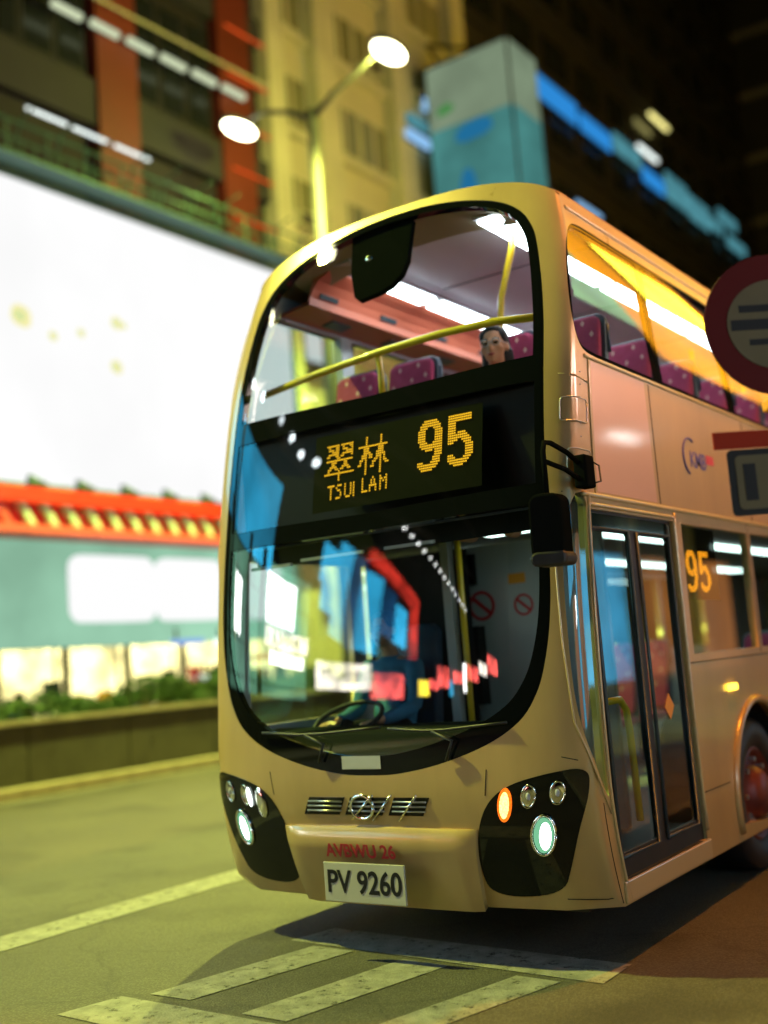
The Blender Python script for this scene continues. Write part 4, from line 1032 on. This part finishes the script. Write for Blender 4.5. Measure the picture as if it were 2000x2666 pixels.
# red fascia truss below the billboard
rf = empty('red_canopy', (FX + 0.7, 9.5, 4.3), 'red truss canopy running under the white billboard', 'canopy')
sbox('top_beam', 'red_paint', rf, FX - 0.02, FX + 0.85, 1.5, 17.4, 4.92, 5.20)
sbox('bottom_beam', 'pink_paint', rf, FX - 0.02, FX + 0.85, 1.5, 17.4, 4.36, 4.52)
sbox('back_panel', 'red_paint', rf, FX + 0.5, FX + 0.6, 1.5, 17.4, 4.52, 4.92)
for k in range(30):
    y = 1.9 + k * 0.52
    mk('truss_strut', MB().prism([(0, 0), (0.16, 0), (-0.10, 0.396), (-0.26, 0.396)], 0.12, lambda u, v, d: Vector((FX + 0.64 + d, y + u, 4.522 + v))), 'mint' if k > 11 else 'pink_paint', rf)
# shopfront under the canopy
sh = empty('shopfront', (FX, 9.5, 0.13), 'pale mint shopfront with glowing warm windows under the red canopy', 'shop')
sbox('fascia', 'mint_sign', sh, FX - 0.04, FX + 0.12, 1.5, 17.4, 2.28, 4.34)
sbox('stall_riser', 'grey_band', sh, FX - 0.04, FX + 0.10, 1.5, 17.4, 0.13, 0.75)
for k in range(10):
    y0 = 1.6 + k * 1.56
    sbox('mullion', 'frame', sh, FX - 0.02, FX + 0.10, y0 - 0.05, y0 + 0.05, 0.752, 2.278)
    ww = sbox('window', 'shop_warm', sh, FX - 0.30, FX - 0.25, y0 + 0.052, y0 + 1.508, 0.752, 2.278)
    sbox('pane', 'glass', sh, FX + 0.02, FX + 0.028, y0 + 0.052, y0 + 1.508, 0.752, 2.278)
    for q in range(5):
        yy = y0 + 0.15 + rnd.random() * 1.1; zz = 0.80 + rnd.random() * 0.5
        sbox('display_item', rnd.choice(['shop_orange', 'black_mark', 'red_mark', 'shop_blue', 'navy_cloth', 'orange_mark']), sh, FX - 0.22, FX - 0.10, yy, yy + 0.12 + rnd.random() * 0.25, zz, zz + 0.15 + rnd.random() * 0.55)
for k, (y0, y1) in enumerate(((9.45, 11.62), (11.72, 13.68), (13.78, 15.7))):
    lb = empty('shop_lightbox', (FX + 0.2, (y0 + y1) / 2, 2.9), ('leftmost rounded white lightbox on the mint shop fascia', 'middle rounded white lightbox on the mint shop fascia', 'white lightbox on the mint fascia half hidden by the bus')[k], 'sign', 'white lightboxes on the mint fascia')
    mk('face', MB().prism(smooth_poly(rrect(y0 - 0.02, y1 + 0.02, 2.74, 4.08, 0.28, 4), 1), 0.10, lambda u, v, d: Vector((FX + 0.16 + d, u, v))), 'white_box', lb)
    mk('frame', MB().prism(smooth_poly(rrect(y0, y1, 2.76, 4.06, 0.28, 4), 1), 0.08, lambda u, v, d: Vector((FX + 0.125 + d, u, v))), 'frame', lb)
for y0, z0, mt_, dy in ((11.9, 2.32, 'shop_blue', 0.9), (13.2, 2.30, 'soft_white', 0.8), (12.7, 1.55, 'soft_white', 1.3), (14.1, 1.9, 'shop_orange', 0.9)):
    sg_ = sbox('shop_sign', mt_, None, FX + 0.35, FX + 0.45, y0, y0 + dy, z0 - 0.10, z0 + 0.02) if False else None
    t = empty('hanging_sign', (FX + 0.4, y0 + dy / 2, z0 - 0.1), {'shop_blue': 'slim pale blue lit strip sign over the shop window', 'shop_orange': 'slim orange lit strip sign beside the bus'}.get(mt_, 'slim white lit strip sign ' + ('under the fascia edge' if z0 > 2 else 'low beside the dark shop opening')), 'sign', 'strip signs over the shop windows')
    sbox('panel', mt_, t, FX + 0.35, FX + 0.45, y0, y0 + dy, z0 - 0.10, z0 + 0.02); sbox('hanger', 'frame', t, FX + 0.38, FX + 0.42, y0 + 0.1, y0 + 0.14, z0 + 0.021, z0 + 0.25)

# planter wall and hedges at the far kerb
pw = empty('planter_wall', (-11.0, 10, 0.13), 'low olive grey concrete planter wall along the far kerb', 'wall')
for k in range(13):
    sbox('wall_panel', 'planter', pw, -11.35, -10.72, -2 + k * 2.0 + 0.01, k * 2.0 - 0.01, 0.13, 1.02, 0.015)
    sbox('coping', 'kerb', pw, -11.40, -10.66, -2 + k * 2.0 + 0.005, k * 2.0 - 0.005, 1.022, 1.09, 0.01)
def shrub(y, ln, ht, label):
    root = empty('shrub', (-11.03, y, 1.09), label, 'shrub', 'shrubs on the planter wall')
    st = MB(); lf = MB()
    for k in range(int(9 * ln)):
        x0, y0 = -11.03 + rnd.uniform(-0.2, 0.2), y + rnd.uniform(-ln / 2, ln / 2)
        top = Vector((x0 + rnd.uniform(-.15, .15), y0 + rnd.uniform(-.2, .2), 1.09 + ht * rnd.uniform(.6, 1.0)))
        mk('stem', MB().tube([(x0, y0, 1.06), ((x0 + top.x) / 2 + .03, (y0 + top.y) / 2, 1.09 + ht * .4), tuple(top)], [.016, .011, .005], 5), 'bark', root)
    for k in range(int(2200 * ln * max(ht, .5))):
        t = rnd.random(); a = rnd.random() * 6.283
        yy = rnd.uniform(-0.5, 0.5); zz = rnd.random() ** 0.8
        env = (1 - (2 * yy) ** 2 * 0.55) * (0.75 + 0.35 * noise.noise((y + yy * ln * 1.7, zz * 2, 3.1)))
        c = Vector((-11.03 + rnd.gauss(0, 0.15), y + yy * ln, 1.07 + zz * ht * env))
        n_ = Vector((rnd.gauss(0, 1), rnd.gauss(0, 1), rnd.gauss(0.5, 1))).normalized(); a_ = n_.orthogonal().normalized(); b_ = n_.cross(a_)
        L = rnd.uniform(0.028, 0.06); Wd = L * 0.45
        lf.add([c - a_ * L, c + b_ * Wd + n_ * 0.01, c + a_ * L, c - b_ * Wd + n_ * 0.01], [(0, 1, 2, 3)])
    mk('foliage', lf, 'leaf', root, fix=False)
shrub(4.2, 2.2, 0.55, 'dense green shrub at the left edge of the picture'); shrub(6.6, 2.4, 0.45, 'low green shrub in front of the warm shop window')
shrub(8.9, 1.9, 0.72, 'taller dark green shrub near the bus side'); shrub(11.0, 2.2, 0.75, 'dark green shrub partly hidden behind the bus'); shrub(13.2, 2.0, 0.55, 'green shrub seen through the bus windscreen')
shrub(1.8, 2.2, 0.5, 'green shrub beyond the left edge of the picture')

# beige building with pilasters
be = empty('apartment_block', (FX, 21, 0), 'beige building with tall pilasters lit by the street lamp', 'building')
sbox('wall', 'beige', be, FX - 9, FX - 0.1, 16.4, 27.2, 0.13, 40)
for y in (16.6, 19.0, 22.9, 26.8): sbox('pilaster', 'beige_trim', be, FX - 0.098, FX + 0.35, y - (0.2 if y < 17 else 0.48), y + 0.48 - (.1 if y > 26 else 0), 0.13, 39)
for zs in [10.2 + 2.9 * k for k in range(9)]:
    sbox('ledge', 'beige_trim', be, FX - 0.098, FX + 0.12, 17.1, 26.3, zs - 0.35, zs - 0.15)
    for a, b in ((17.15, 18.45), (19.55, 20.85), (20.95, 22.35), (23.45, 24.75), (24.85, 26.2)):
        wn = sbox('window', 'beige_trim', be, FX - 0.11, FX - 0.03, a, b, zs, zs + 1.5)
        for q in range(2): sbox('pane', 'olive_glass', wn, FX - 0.029, FX - 0.024, a + 0.05 + q * (b - a) / 2, a + (q + 1) * (b - a) / 2 - 0.05, zs + 0.06, zs + 1.44)
        if rnd.random() < 0.5:
            ac = sbox('air_conditioner', 'beige_trim', be, FX - 0.02, FX + 0.42, a + 0.1, a + 0.7, zs - 0.13, zs + 0.28)
            sbox('vent_panel', 'frame', ac, FX + 0.421, FX + 0.426, a + 0.15, a + 0.65, zs - 0.08, zs + 0.23)
for (y0, y1, z0, dz, mt_, lab) in ((23.9, 26.3, 18.6, 0.42, 'pale_blue', 'bright pale blue lit sign on the beige building, topmost of three'), (22.9, 24.6, 17.85, 0.30, 'cyan_neon', 'dim blue lit sign on the beige building, middle of three'), (22.8, 24.7, 17.3, 0.32, 'pale_blue', 'pale blue lit sign on the beige building, lowest of three'),
                                ):
    t = empty('lit_sign', (FX + 0.5, (y0 + y1) / 2, z0), lab, 'sign', 'blue signs on the beige building')
    sbox('face', mt_, t, FX + 0.36, FX + 0.50, y0, y1, z0, z0 + dz); sbox('frame', 'frame', t, FX + 0.352, FX + 0.40, y0 - 0.04, y1 + 0.04, z0 - 0.05, z0 - 0.002)
# teal advertising box
ts = empty('advertising_box', (-11.9, 24.6, 14.6), 'tall teal advertising lightbox projecting above the bus roof', 'sign')
sbox('body', 'frame', ts, -13.6, -10.55, 24.03, 25.9, 14.6, 20.0)
sbox('face', 'teal_sign', ts, -13.45, -10.60, 24.0, 24.028, 14.75, 17.8); sbox('upper_face', 'teal_pale', ts, -13.45, -10.60, 24.0, 24.028, 17.82, 19.9)
sbox('side_face', 'teal_sign', ts, -10.548, -10.52, 24.1, 25.85, 14.75, 17.8); sbox('side_upper_face', 'teal_pale', ts, -10.548, -10.52, 24.1, 25.85, 17.82, 19.9)
for a, b, c, d, mt_ in ((-12.6, -11.2, 17.1, 17.75, 'teal_blue'), (-12.6, -11.9, 14.9, 16.3, 'teal_blue'), (-13.2, -12.5, 18.2, 18.6, 'teal_green'), (-11.5, -11.0, 14.9, 15.3, 'teal_blue')):
    mk('print_patch', MB().prism(smooth_poly([(a, c), (b, c + 0.1), (b - 0.15, d), (a + 0.1, d - 0.08)], 1), 0.006, lambda u, v, dd: Vector((u, 23.995 - dd, v))), mt_, ts)
for x in (-13.3, -11.0): mk('support_arm', MB().tube([(x, 25.0, 20.0), (-13.9, 25.0, 21.4)], 0.06, 8), 'frame', ts)
# dark towers further on with the blue sign band
dt = empty('tower_block', (FX, 45, 0), 'dark tower block behind the blue neon signs', 'building')
sbox('wall', 'dark_wall', dt, FX - 10, FX - 0.05, 27.3, 62, 0.13, 46)
for zs in [15.0 + 3.1 * k for k in range(9)]:
    if abs(zs - 24.3) < 0.1: pass
    sbox('ledge', 'dark_wall', dt, FX - 0.048, FX + 0.15, 27.4, 61.9, zs - 0.45, zs - 0.2)
    for k in range(11):
        a = 27.9 + k * 3.1
        wn = sbox('window', 'frame', dt, FX - 0.06, FX + 0.02, a, a + 2.3, zs, zs + 1.7)
        sbox('pane', 'dark_glass', wn, FX + 0.021, FX + 0.027, a + 0.08, a + 2.22, zs + 0.08, zs + 1.62)
dt2 = empty('tower_block', (-10, 75, 0), 'black tower block at the right against the night sky', 'building')
sbox('wall', 'dark_wall', dt2, -22, -6, 63, 95, 0.13, 60)
for zs in [18 + 4 * k for k in range(9)]: sbox('ledge', 'grey_band', dt2, -21, -5.9, 62.8, 62.99, zs, zs + 0.4)
names_blue = ['leftmost', 'second', 'third', 'fourth', 'fifth', 'sixth', 'seventh', 'eighth', 'ninth']
segs = [(32.6, 36.2, 22.6, 0.9, 'blue_neon'), (36.6, 39.6, 22.6, 0.75, 'blue_neon'), (40.0, 43.0, 22.9, 0.8, 'cyan_neon'), (43.2, 45.8, 22.5, 0.7, 'blue_neon'), (46.2, 49.0, 22.6, 1.3, 'cyan_neon'), (49.3, 52.2, 22.5, 1.2, 'cyan_neon'), (52.5, 54.4, 22.9, 0.5, 'cyan_neon'), (54.0, 57.0, 23.8, 0.55, 'cyan_neon'), (55.2, 58.2, 22.6, 0.6, 'cyan_neon')]
for k, (a, b, z0, dz, mt_) in enumerate(segs):
    t = empty('neon_sign', (FX + 0.2, (a + b) / 2, z0), '%s of the blue neon signs along the dark tower, counted from the left' % names_blue[k], 'sign', 'blue neon signs on the dark tower')
    sbox('face', mt_, t, FX + 0.25, FX + 0.35, a, b, z0, z0 + dz); sbox('backing', 'frame', t, FX + 0.16, FX + 0.248, a - 0.05, b + 0.05, z0 - 0.06, z0 + dz + 0.06)
for (y, z0, mt_, lab) in ((44.6, 26.2, 'yellow_light', 'small yellow lamp high on the dark tower'), (42.6, 23.9, 'fluor_b', 'small white lamp above the blue neon signs'), (35.0, 18.9, 'pale_blue', 'small pale blue lamp just above the bus roof')):
    t = empty('wall_lamp', (FX + 0.3, y, z0), lab, 'lamp')
    mk('tube', MB().tube([(FX + 0.45, y, z0), (FX + 0.45, y + 2.2, z0)], 0.10, 8), mt_, t); sbox('bracket', 'frame', t, FX + 0.16, FX + 0.44, y + 1.0, y + 1.1, z0 + 0.11, z0 + 0.18)

# far-side buildings ahead of the bus: outside the frame, seen mirrored in the windscreen
bf = empty('corner_building', (FX, -14, 0), 'dark building ahead of the bus, mirrored in its windscreen', 'building')
sbox('wall', 'dark_wall', bf, FX - 8, FX - 0.05, -60, 1.95, 0.13, 26)
for zs in (12, 15.5, 19): sbox('ledge', 'grey_band', bf, FX - 0.048, FX + 0.2, -33.9, 1.9, zs, zs + 0.4)
def lightbox(name, y0, y1, z0, z1, mat, label, text=None, tmat='black_mark', ts_=0.5, x=FX):
    t = empty(name, (x + 0.1, (y0 + y1) / 2, z0), label, 'sign')
    sbox('face', mat, t, x + 0.15, x + 0.25, y0, y1, z0, z1); sbox('frame', 'frame', t, x - 0.04, x + 0.148, y0 - 0.05, y1 + 0.05, z0 - 0.05, z1 + 0.05)
    if text: text_mesh('letters', text, ts_, tmat, t, lambda u, v, d: (x + 0.256 + d, (y0 + y1) / 2 + u, (z0 + z1) / 2 + v), 0.004, 0.01)
    return t
lightbox('shop_lightbox', -6.9, -5.6, 3.9, 5.7, 'white_sign', 'small upright white lightbox mirrored at the left of the windscreen')
lightbox('shop_lightbox', -13.6, -10.6, 5.0, 6.9, 'white_sign', 'large white lightbox mirrored in the windscreen above the cream sign')
lightbox('shop_name_sign', -14.9, -10.6, 4.1, 4.85, 'cream_sign', 'cream lit sign lettered AVENUE mirrored in the windscreen', 'AVENUE', 'black_mark', 0.75)
lightbox('shop_lightbox', -14.6, -11.2, 3.45, 3.95, 'white_sign', 'low white lit strip below the AVENUE sign')
lightbox('shop_name_sign', -18.9, -15.7, 2.7, 4.0, 'cream_sign', 'cream lit sign lettered BEAUTY mirrored in the windscreen', 'BEAUTY', 'black_mark', 0.72)
lightbox('shop_lightbox', -21.2, -19.2, 2.3, 3.6, 'pink_sign', 'pink red lightbox mirrored in the windscreen')
lightbox('advertising_billboard', -10.8, -0.6, 6.9, 10.6, 'blue_board', 'large sky blue advertising panel mirrored in the destination glass')
mf = empty('shopfront', (FX, -9.5, 0.13), 'mint green lit shop wall ahead of the bus, mirrored at the left of the windscreen', 'shop')
sbox('lit_wall', 'mint_bright', mf, FX - 0.04, FX + 0.05, -15.2, -3.6, 2.2, 7.4)
for y in (-15.2, -9.9, -8.0, -3.7): sbox('pier', 'frame', mf, FX - 0.04, FX + 0.40, y - 0.18, y + 0.18, 0.13, 7.6)
for k in range(5): sbox('wall_joint', 'frame', mf, FX + 0.051, FX + 0.06, -15.0, -3.8, 2.6 + k * 1.1, 2.66 + k * 1.1)
rowm = [(-24.0, -22.9, 2.5, 3.4, 'yellow_sign', 'small yellow lightbox'), (-25.4, -24.2, 2.9, 3.5, 'pink_sign', 'short red lightbox'), (-27.4, -25.5, 3.1, 4.4, 'pink_sign', 'tall red lightbox'), (-28.2, -27.5, 2.6, 3.6, 'blue_board', 'narrow blue lightbox'), (-30.6, -28.4, 3.5, 4.3, 'pink_sign', 'long low red lightbox'), (-31.5, -30.8, 3.0, 5.0, 'white_sign', 'narrow white lightbox'), (-35.5, -31.8, 3.9, 5.0, 'pink_sign', 'very long red lightbox'), (-39.5, -36.0, 4.6, 5.6, 'cream_sign', 'cream lightbox'), (-46.0, -40.0, 5.0, 6.6, 'pink_sign', 'farthest red lightbox')]
for k, (ya, yb, za, zb, mt_, lab) in enumerate(rowm):
    lightbox('shop_lightbox', ya, yb, za, zb, mt_, lab + ' of the shop row mirrored low at the right of the windscreen')
bb2 = empty('advertising_billboard', (FX + 0.1, -18.6, 5.2), 'blue advertising billboard with a red border mirrored in the windscreen', 'billboard')
sbox('frame', 'frame', bb2, FX - 0.04, FX + 0.148, -22.6, -15.3, 4.4, 10.2)
for k, (ya, yb, za, zb, mt_) in enumerate(((-16.5, -15.4, 6.2, 9.6, 'blue_board'), (-17.3, -16.52, 5.0, 9.9, 'blue_board'), (-18.0, -17.32, 4.6, 9.5, 'deep_blue'), (-19.2, -18.02, 4.5, 8.8, 'blue_board'), (-20.3, -19.22, 5.4, 8.2, 'deep_blue'), (-21.4, -20.32, 5.0, 7.4, 'blue_board'))):
    mk('printed_panel', MB().prism([(ya, za), (yb, za + 0.3), (yb, zb), (ya, zb - 0.35)], 0.08, lambda u, v, d: Vector((FX + 0.15 + d, u, v))), mt_, bb2)
mk('red_border', MB().prism([(-22.4, 7.0), (-18.0, 9.3), (-18.0, 9.9), (-22.4, 7.9)], 0.10, lambda u, v, d: Vector((FX + 0.24 + d, u, v))), 'red_print_lit', bb2)
mk('red_border', MB().prism([(-22.4, 4.5), (-21.7, 4.5), (-21.7, 7.3), (-22.4, 6.95)], 0.10, lambda u, v, d: Vector((FX + 0.24 + d, u, v))), 'red_print_lit', bb2)
s2_ = empty('light_string', (FX + 0.5, -10, 12.5), 'row of round white bulbs mirrored along the left of the destination glass', 'lights')
for y, zz in ((-4.22, 12.16), (-6.36, 12.66), (-9.27, 13.11), (-10.65, 12.96), (-11.84, 12.66), (-13.24, 12.9)):
    mk('bulb', MB().sphere((FX + 0.1, y, zz), 0.20, 10, 8), 'bulb', s2_, smooth=True)
mk('wire', MB().tube([(FX + 0.1, -3.5, 12.0), (FX + 0.1, -9.3, 13.2), (FX + 0.1, -16, 11.7)], 0.015, 5), 'frame', s2_)
st_ = empty('light_string', (FX + 0.5, -24, 10.5), 'string of small white bulbs mirrored high in the windscreen', 'lights')
for k in range(14): mk('bulb', MB().sphere((FX + 0.6, -19.5 - k * 0.85, 11.4 - k * 0.20), 0.09, 8, 6), 'white_sign', st_, smooth=True)
mk('wire', MB().tube([(FX + 0.6, -18.5, 11.7), (FX + 0.6, -32, 8.5)], 0.012, 5), 'frame', st_)

# ------------------------------------------------------------------ near side, behind and beside the camera: mirrored in the bus side
nb = empty('near_building', (8.4, 14, 0), 'shop building on the near side, mirrored in the bus windows', 'building')
sbox('wall', 'dark_wall', nb, 8.35, 16, -20, 52, 0.13, 24)
for k in range(9):
    y0 = -6 + k * 3.4
    sbox('pier', 'beige_trim', nb, 8.1, 8.349, y0 - 0.2, y0 + 0.2, 0.13, 4.4)
    wn = sbox('shop_window', 'cyan_shop' if k in (1, 5, 6) else 'warm_shop', nb, 8.30, 8.345, y0 + 0.25, y0 + 3.15, 0.8, 3.4)
    sbox('sill', 'grey_band', nb, 8.2, 8.345, y0 + 0.22, y0 + 3.18, 0.6, 0.795)
sbox('canopy', 'grey_band', nb, 5.4, 8.345, 0.4, 26, 4.42, 4.6)  # unseen canopy, extended so that it shades the lower bus side
def near_sign(y0, y1, z0, z1, mat, label):
    t = empty('shop_sign', (7.95, (y0 + y1) / 2, z0), label, 'sign')
    sbox('face', mat, t, 7.85, 7.95, y0, y1, z0, z1); sbox('frame', 'frame', t, 7.952, 8.345, y0 - 0.06, y1 + 0.06, z0 - 0.06, z1 + 0.06); return t
near_sign(22.2, 36.0, 9.4, 19.5, 'orange_sign', 'huge orange billboard mirrored in the upper side windows')
near_sign(17.2, 22.0, 10.8, 18.0, 'green_sign', 'pale green lightbox mirrored in the foremost upper side window')
t = near_sign(26.5, 33.5, 13.2, 17.0, 'yellow_sign', 'bright yellow panel on the orange billboard'); t.location.x -= 0.3
near_sign(0.5, 13.5, 4.75, 6.3, 'pink_fill', 'long pale pink light panel added above the near canopy to brighten the bus side')  # unseen glowing panel added to brighten the upper bus side
near_sign(-8.0, -3.6, 3.6, 5.6, 'cyan_shop', 'sky blue lit fascia mirrored in the quarter light')
t = near_sign(-3.4, -1.8, 2.5, 3.5, 'white_sign', 'white lightbox under the sky blue fascia'); t.location.x -= 0.3
near_sign(16.6, 17.8, 5.25, 5.9, 'white_sign', 'small white lightbox mirrored on the peach side panel')

# ------------------------------------------------------------------ street lamps
def lens_light(name, loc, power, colr, parent, size=0.25, cone=None):
    ld = bpy.data.lights.new(name, 'SPOT' if cone else 'POINT'); ld.energy = power; ld.color = colr; ld.shadow_soft_size = size
    if cone: ld.spot_size = R(cone); ld.spot_blend = 0.5        # the reflector of the lamp head throws its light down
    lo = bpy.data.objects.new(name, ld); col.objects.link(lo); lo.parent = parent; lo.location = Vector(loc) - WORLD[parent.name]
    return lo
def twin_lamp(y, label, power=1.0, glow=1.0):
    root = empty('street_lamp', (KX - 0.05, y, 0.13), label, 'street lamp', 'twin street lamps along the far kerb')
    x0 = KX - 0.05
    pz = 13.35
    mk('post', MB().tube([(x0, y, 0.13), (x0, y, 0.6), (x0, y, 6), (x0, y, pz + 0.2)], [0.20, 0.17, 0.145, 0.11], 14), 'pole', root, smooth=True)
    mk('base_plate', MB().span(x0 - 0.25, x0 + 0.25, y - 0.25, y + 0.25, 0.132, 0.19), 'pole', root)
    for sg in (-1, 1):
        hx = x0 + sg * 2.1; hz = 14.1 if sg > 0 else 13.85
        mk('arm', MB().tube([(x0, y, pz), (x0 + sg * 0.6, y, pz + 0.36), (x0 + sg * 1.3, y, pz + 0.62), (hx - sg * 0.2, y, hz + 0.12)], [0.07, 0.06, 0.05, 0.045], 10), 'pole', root, smooth=True)
        hd = mk('lamp_head', MB().sphere((hx, y, hz + 0.09), (0.27, 0.58, 0.13), 20, 8), 'pole', root, smooth=True)
        mk('lens', MB().sphere((hx, y, hz - 0.02), (0.25, 0.50, 0.15), 20, 8), 'lamp_lens', hd, smooth=True)
        lens_light('lamp_light', (hx, y, hz - 0.30), (22000 if sg > 0 else 900) * power, (0.93, 1.0, 0.17), root, 0.22, 125 if sg > 0 else 95)
        lens_light('lamp_glow', (hx, y, hz - 0.16), (2800 if sg > 0 else 30) * glow, (0.93, 1.0, 0.17), root, 0.22)
    return root
twin_lamp(13.6, 'twin-armed street lamp with two glowing heads above the bus')
twin_lamp(-3.2, 'twin-armed street lamp ahead of the bus, outside the picture', 0.78, 0.03)
twin_lamp(38.6, 'twin-armed street lamp further up the street behind the bus', 0.15, 0.1)
def near_lamp(x, y, label):
    root = empty('street_lamp', (x, y, 0.13), label, 'street lamp')
    mk('post', MB().tube([(x, y, 0.13), (x, y, 4), (x, y, 8.2)], [0.12, 0.10, 0.07], 12), 'pole', root, smooth=True)
    mk('arm', MB().tube([(x, y, 8.1), (x - 0.6, y, 8.45), (x - 1.4, y, 8.55)], [0.05, 0.045, 0.04], 8), 'pole', root, smooth=True)
    hd = mk('lamp_head', MB().sphere((x - 1.7, y, 8.56), (0.42, 0.16, 0.09), 16, 8), 'pole', root, smooth=True)
    mk('lens', MB().sphere((x - 1.7, y, 8.50), (0.32, 0.13, 0.08), 16, 8), emit('sodium_lens', (1.0, 0.5, 0.14), 20), hd, smooth=True)
    lens_light('lamp_light', (x - 1.7, y, 8.35), 2400, (1.0, 0.33, 0.035), root, 0.15, 140)
near_lamp(4.3, 2.6, 'orange sodium street lamp on the near pavement beside the bus')

# ------------------------------------------------------------------ round traffic sign at the right edge
SX, SY = 2.48, -0.32
sg_ = empty('traffic_sign', (SX + 0.02, SY + 0.06, 0.13), 'round red-rimmed traffic sign with a plate below at the right edge', 'traffic sign')
mk('post', MB().tube([(SX - 0.034, SY + 0.046, 0.13), (SX - 0.034, SY + 0.046, 3.10)], 0.036, 12), 'galv', sg_, smooth=True)
rot = Matrix.Rotation(R(38), 3, 'Z')
def sgn(c, u, v, d): return Vector(c) + rot @ Vector((u, -d, v))
c0 = (SX, SY, 2.825)
disc = mk('disc', MB().prism([(0.30 * math.cos(a), 0.30 * math.sin(a)) for a in [2 * math.pi * k / 40 for k in range(40)]], 0.006, lambda u, v, d: sgn(c0, u, v, d)), 'sign_red', sg_)
mk('disc_face', MB().prism([(0.205 * math.cos(a), 0.19 * math.sin(a)) for a in [2 * math.pi * k / 40 for k in range(40)]], 0.003, lambda u, v, d: sgn(c0, u, v, d + 0.0065)), 'sign_beige', disc)
for q, (u0, u1, v0, v1) in enumerate(((-0.15, 0.15, 0.055, 0.085), (-0.19, 0.19, -0.02, 0.025), (-0.12, 0.16, -0.085, -0.06))):
    mk('sign_stroke', MB().prism([(u0, v0), (u1, v0), (u1, v1), (u0, v1)], 0.002, lambda u, v, d: sgn(c0, u, v, d + 0.0098)), 'black_mark', disc)
c1 = (SX, SY, 2.20)
plt = mk('plate', MB().prism(rrect(-0.27, 0.27, -0.16, 0.11, 0.02, 3), 0.006, lambda u, v, d: sgn(c1, u, v, d)), 'black_mark', sg_)
mk('plate_header', MB().prism([(-0.32, 0.115), (0.29, 0.115), (0.29, 0.185), (-0.32, 0.185)], 0.012, lambda u, v, d: sgn(c1, u, v, d)), principled('header_red', (0.26, 0.018, 0.003), 0.6, spec=0.1), plt)
mk('plate_face', MB().prism(rrect(-0.24, 0.24, -0.135, 0.085, 0.02, 3), 0.003, lambda u, v, d: sgn(c1, u, v, d + 0.0065)), 'sign_beige', plt)
for q in range(4): mk('plate_stroke', MB().prism([(-0.21 + q * 0.11, -0.10), (-0.16 + q * 0.11, -0.10), (-0.16 + q * 0.11, 0.05), (-0.21 + q * 0.11, 0.05)], 0.002, lambda u, v, d: sgn(c1, u, v, d + 0.0098)), 'black_mark', plt)
mk('clamp', MB().box((SX - 0.034, SY + 0.046, 2.50), (0.12, 0.09, 0.05), rot), 'orange_mark', sg_, bevel=0.01)
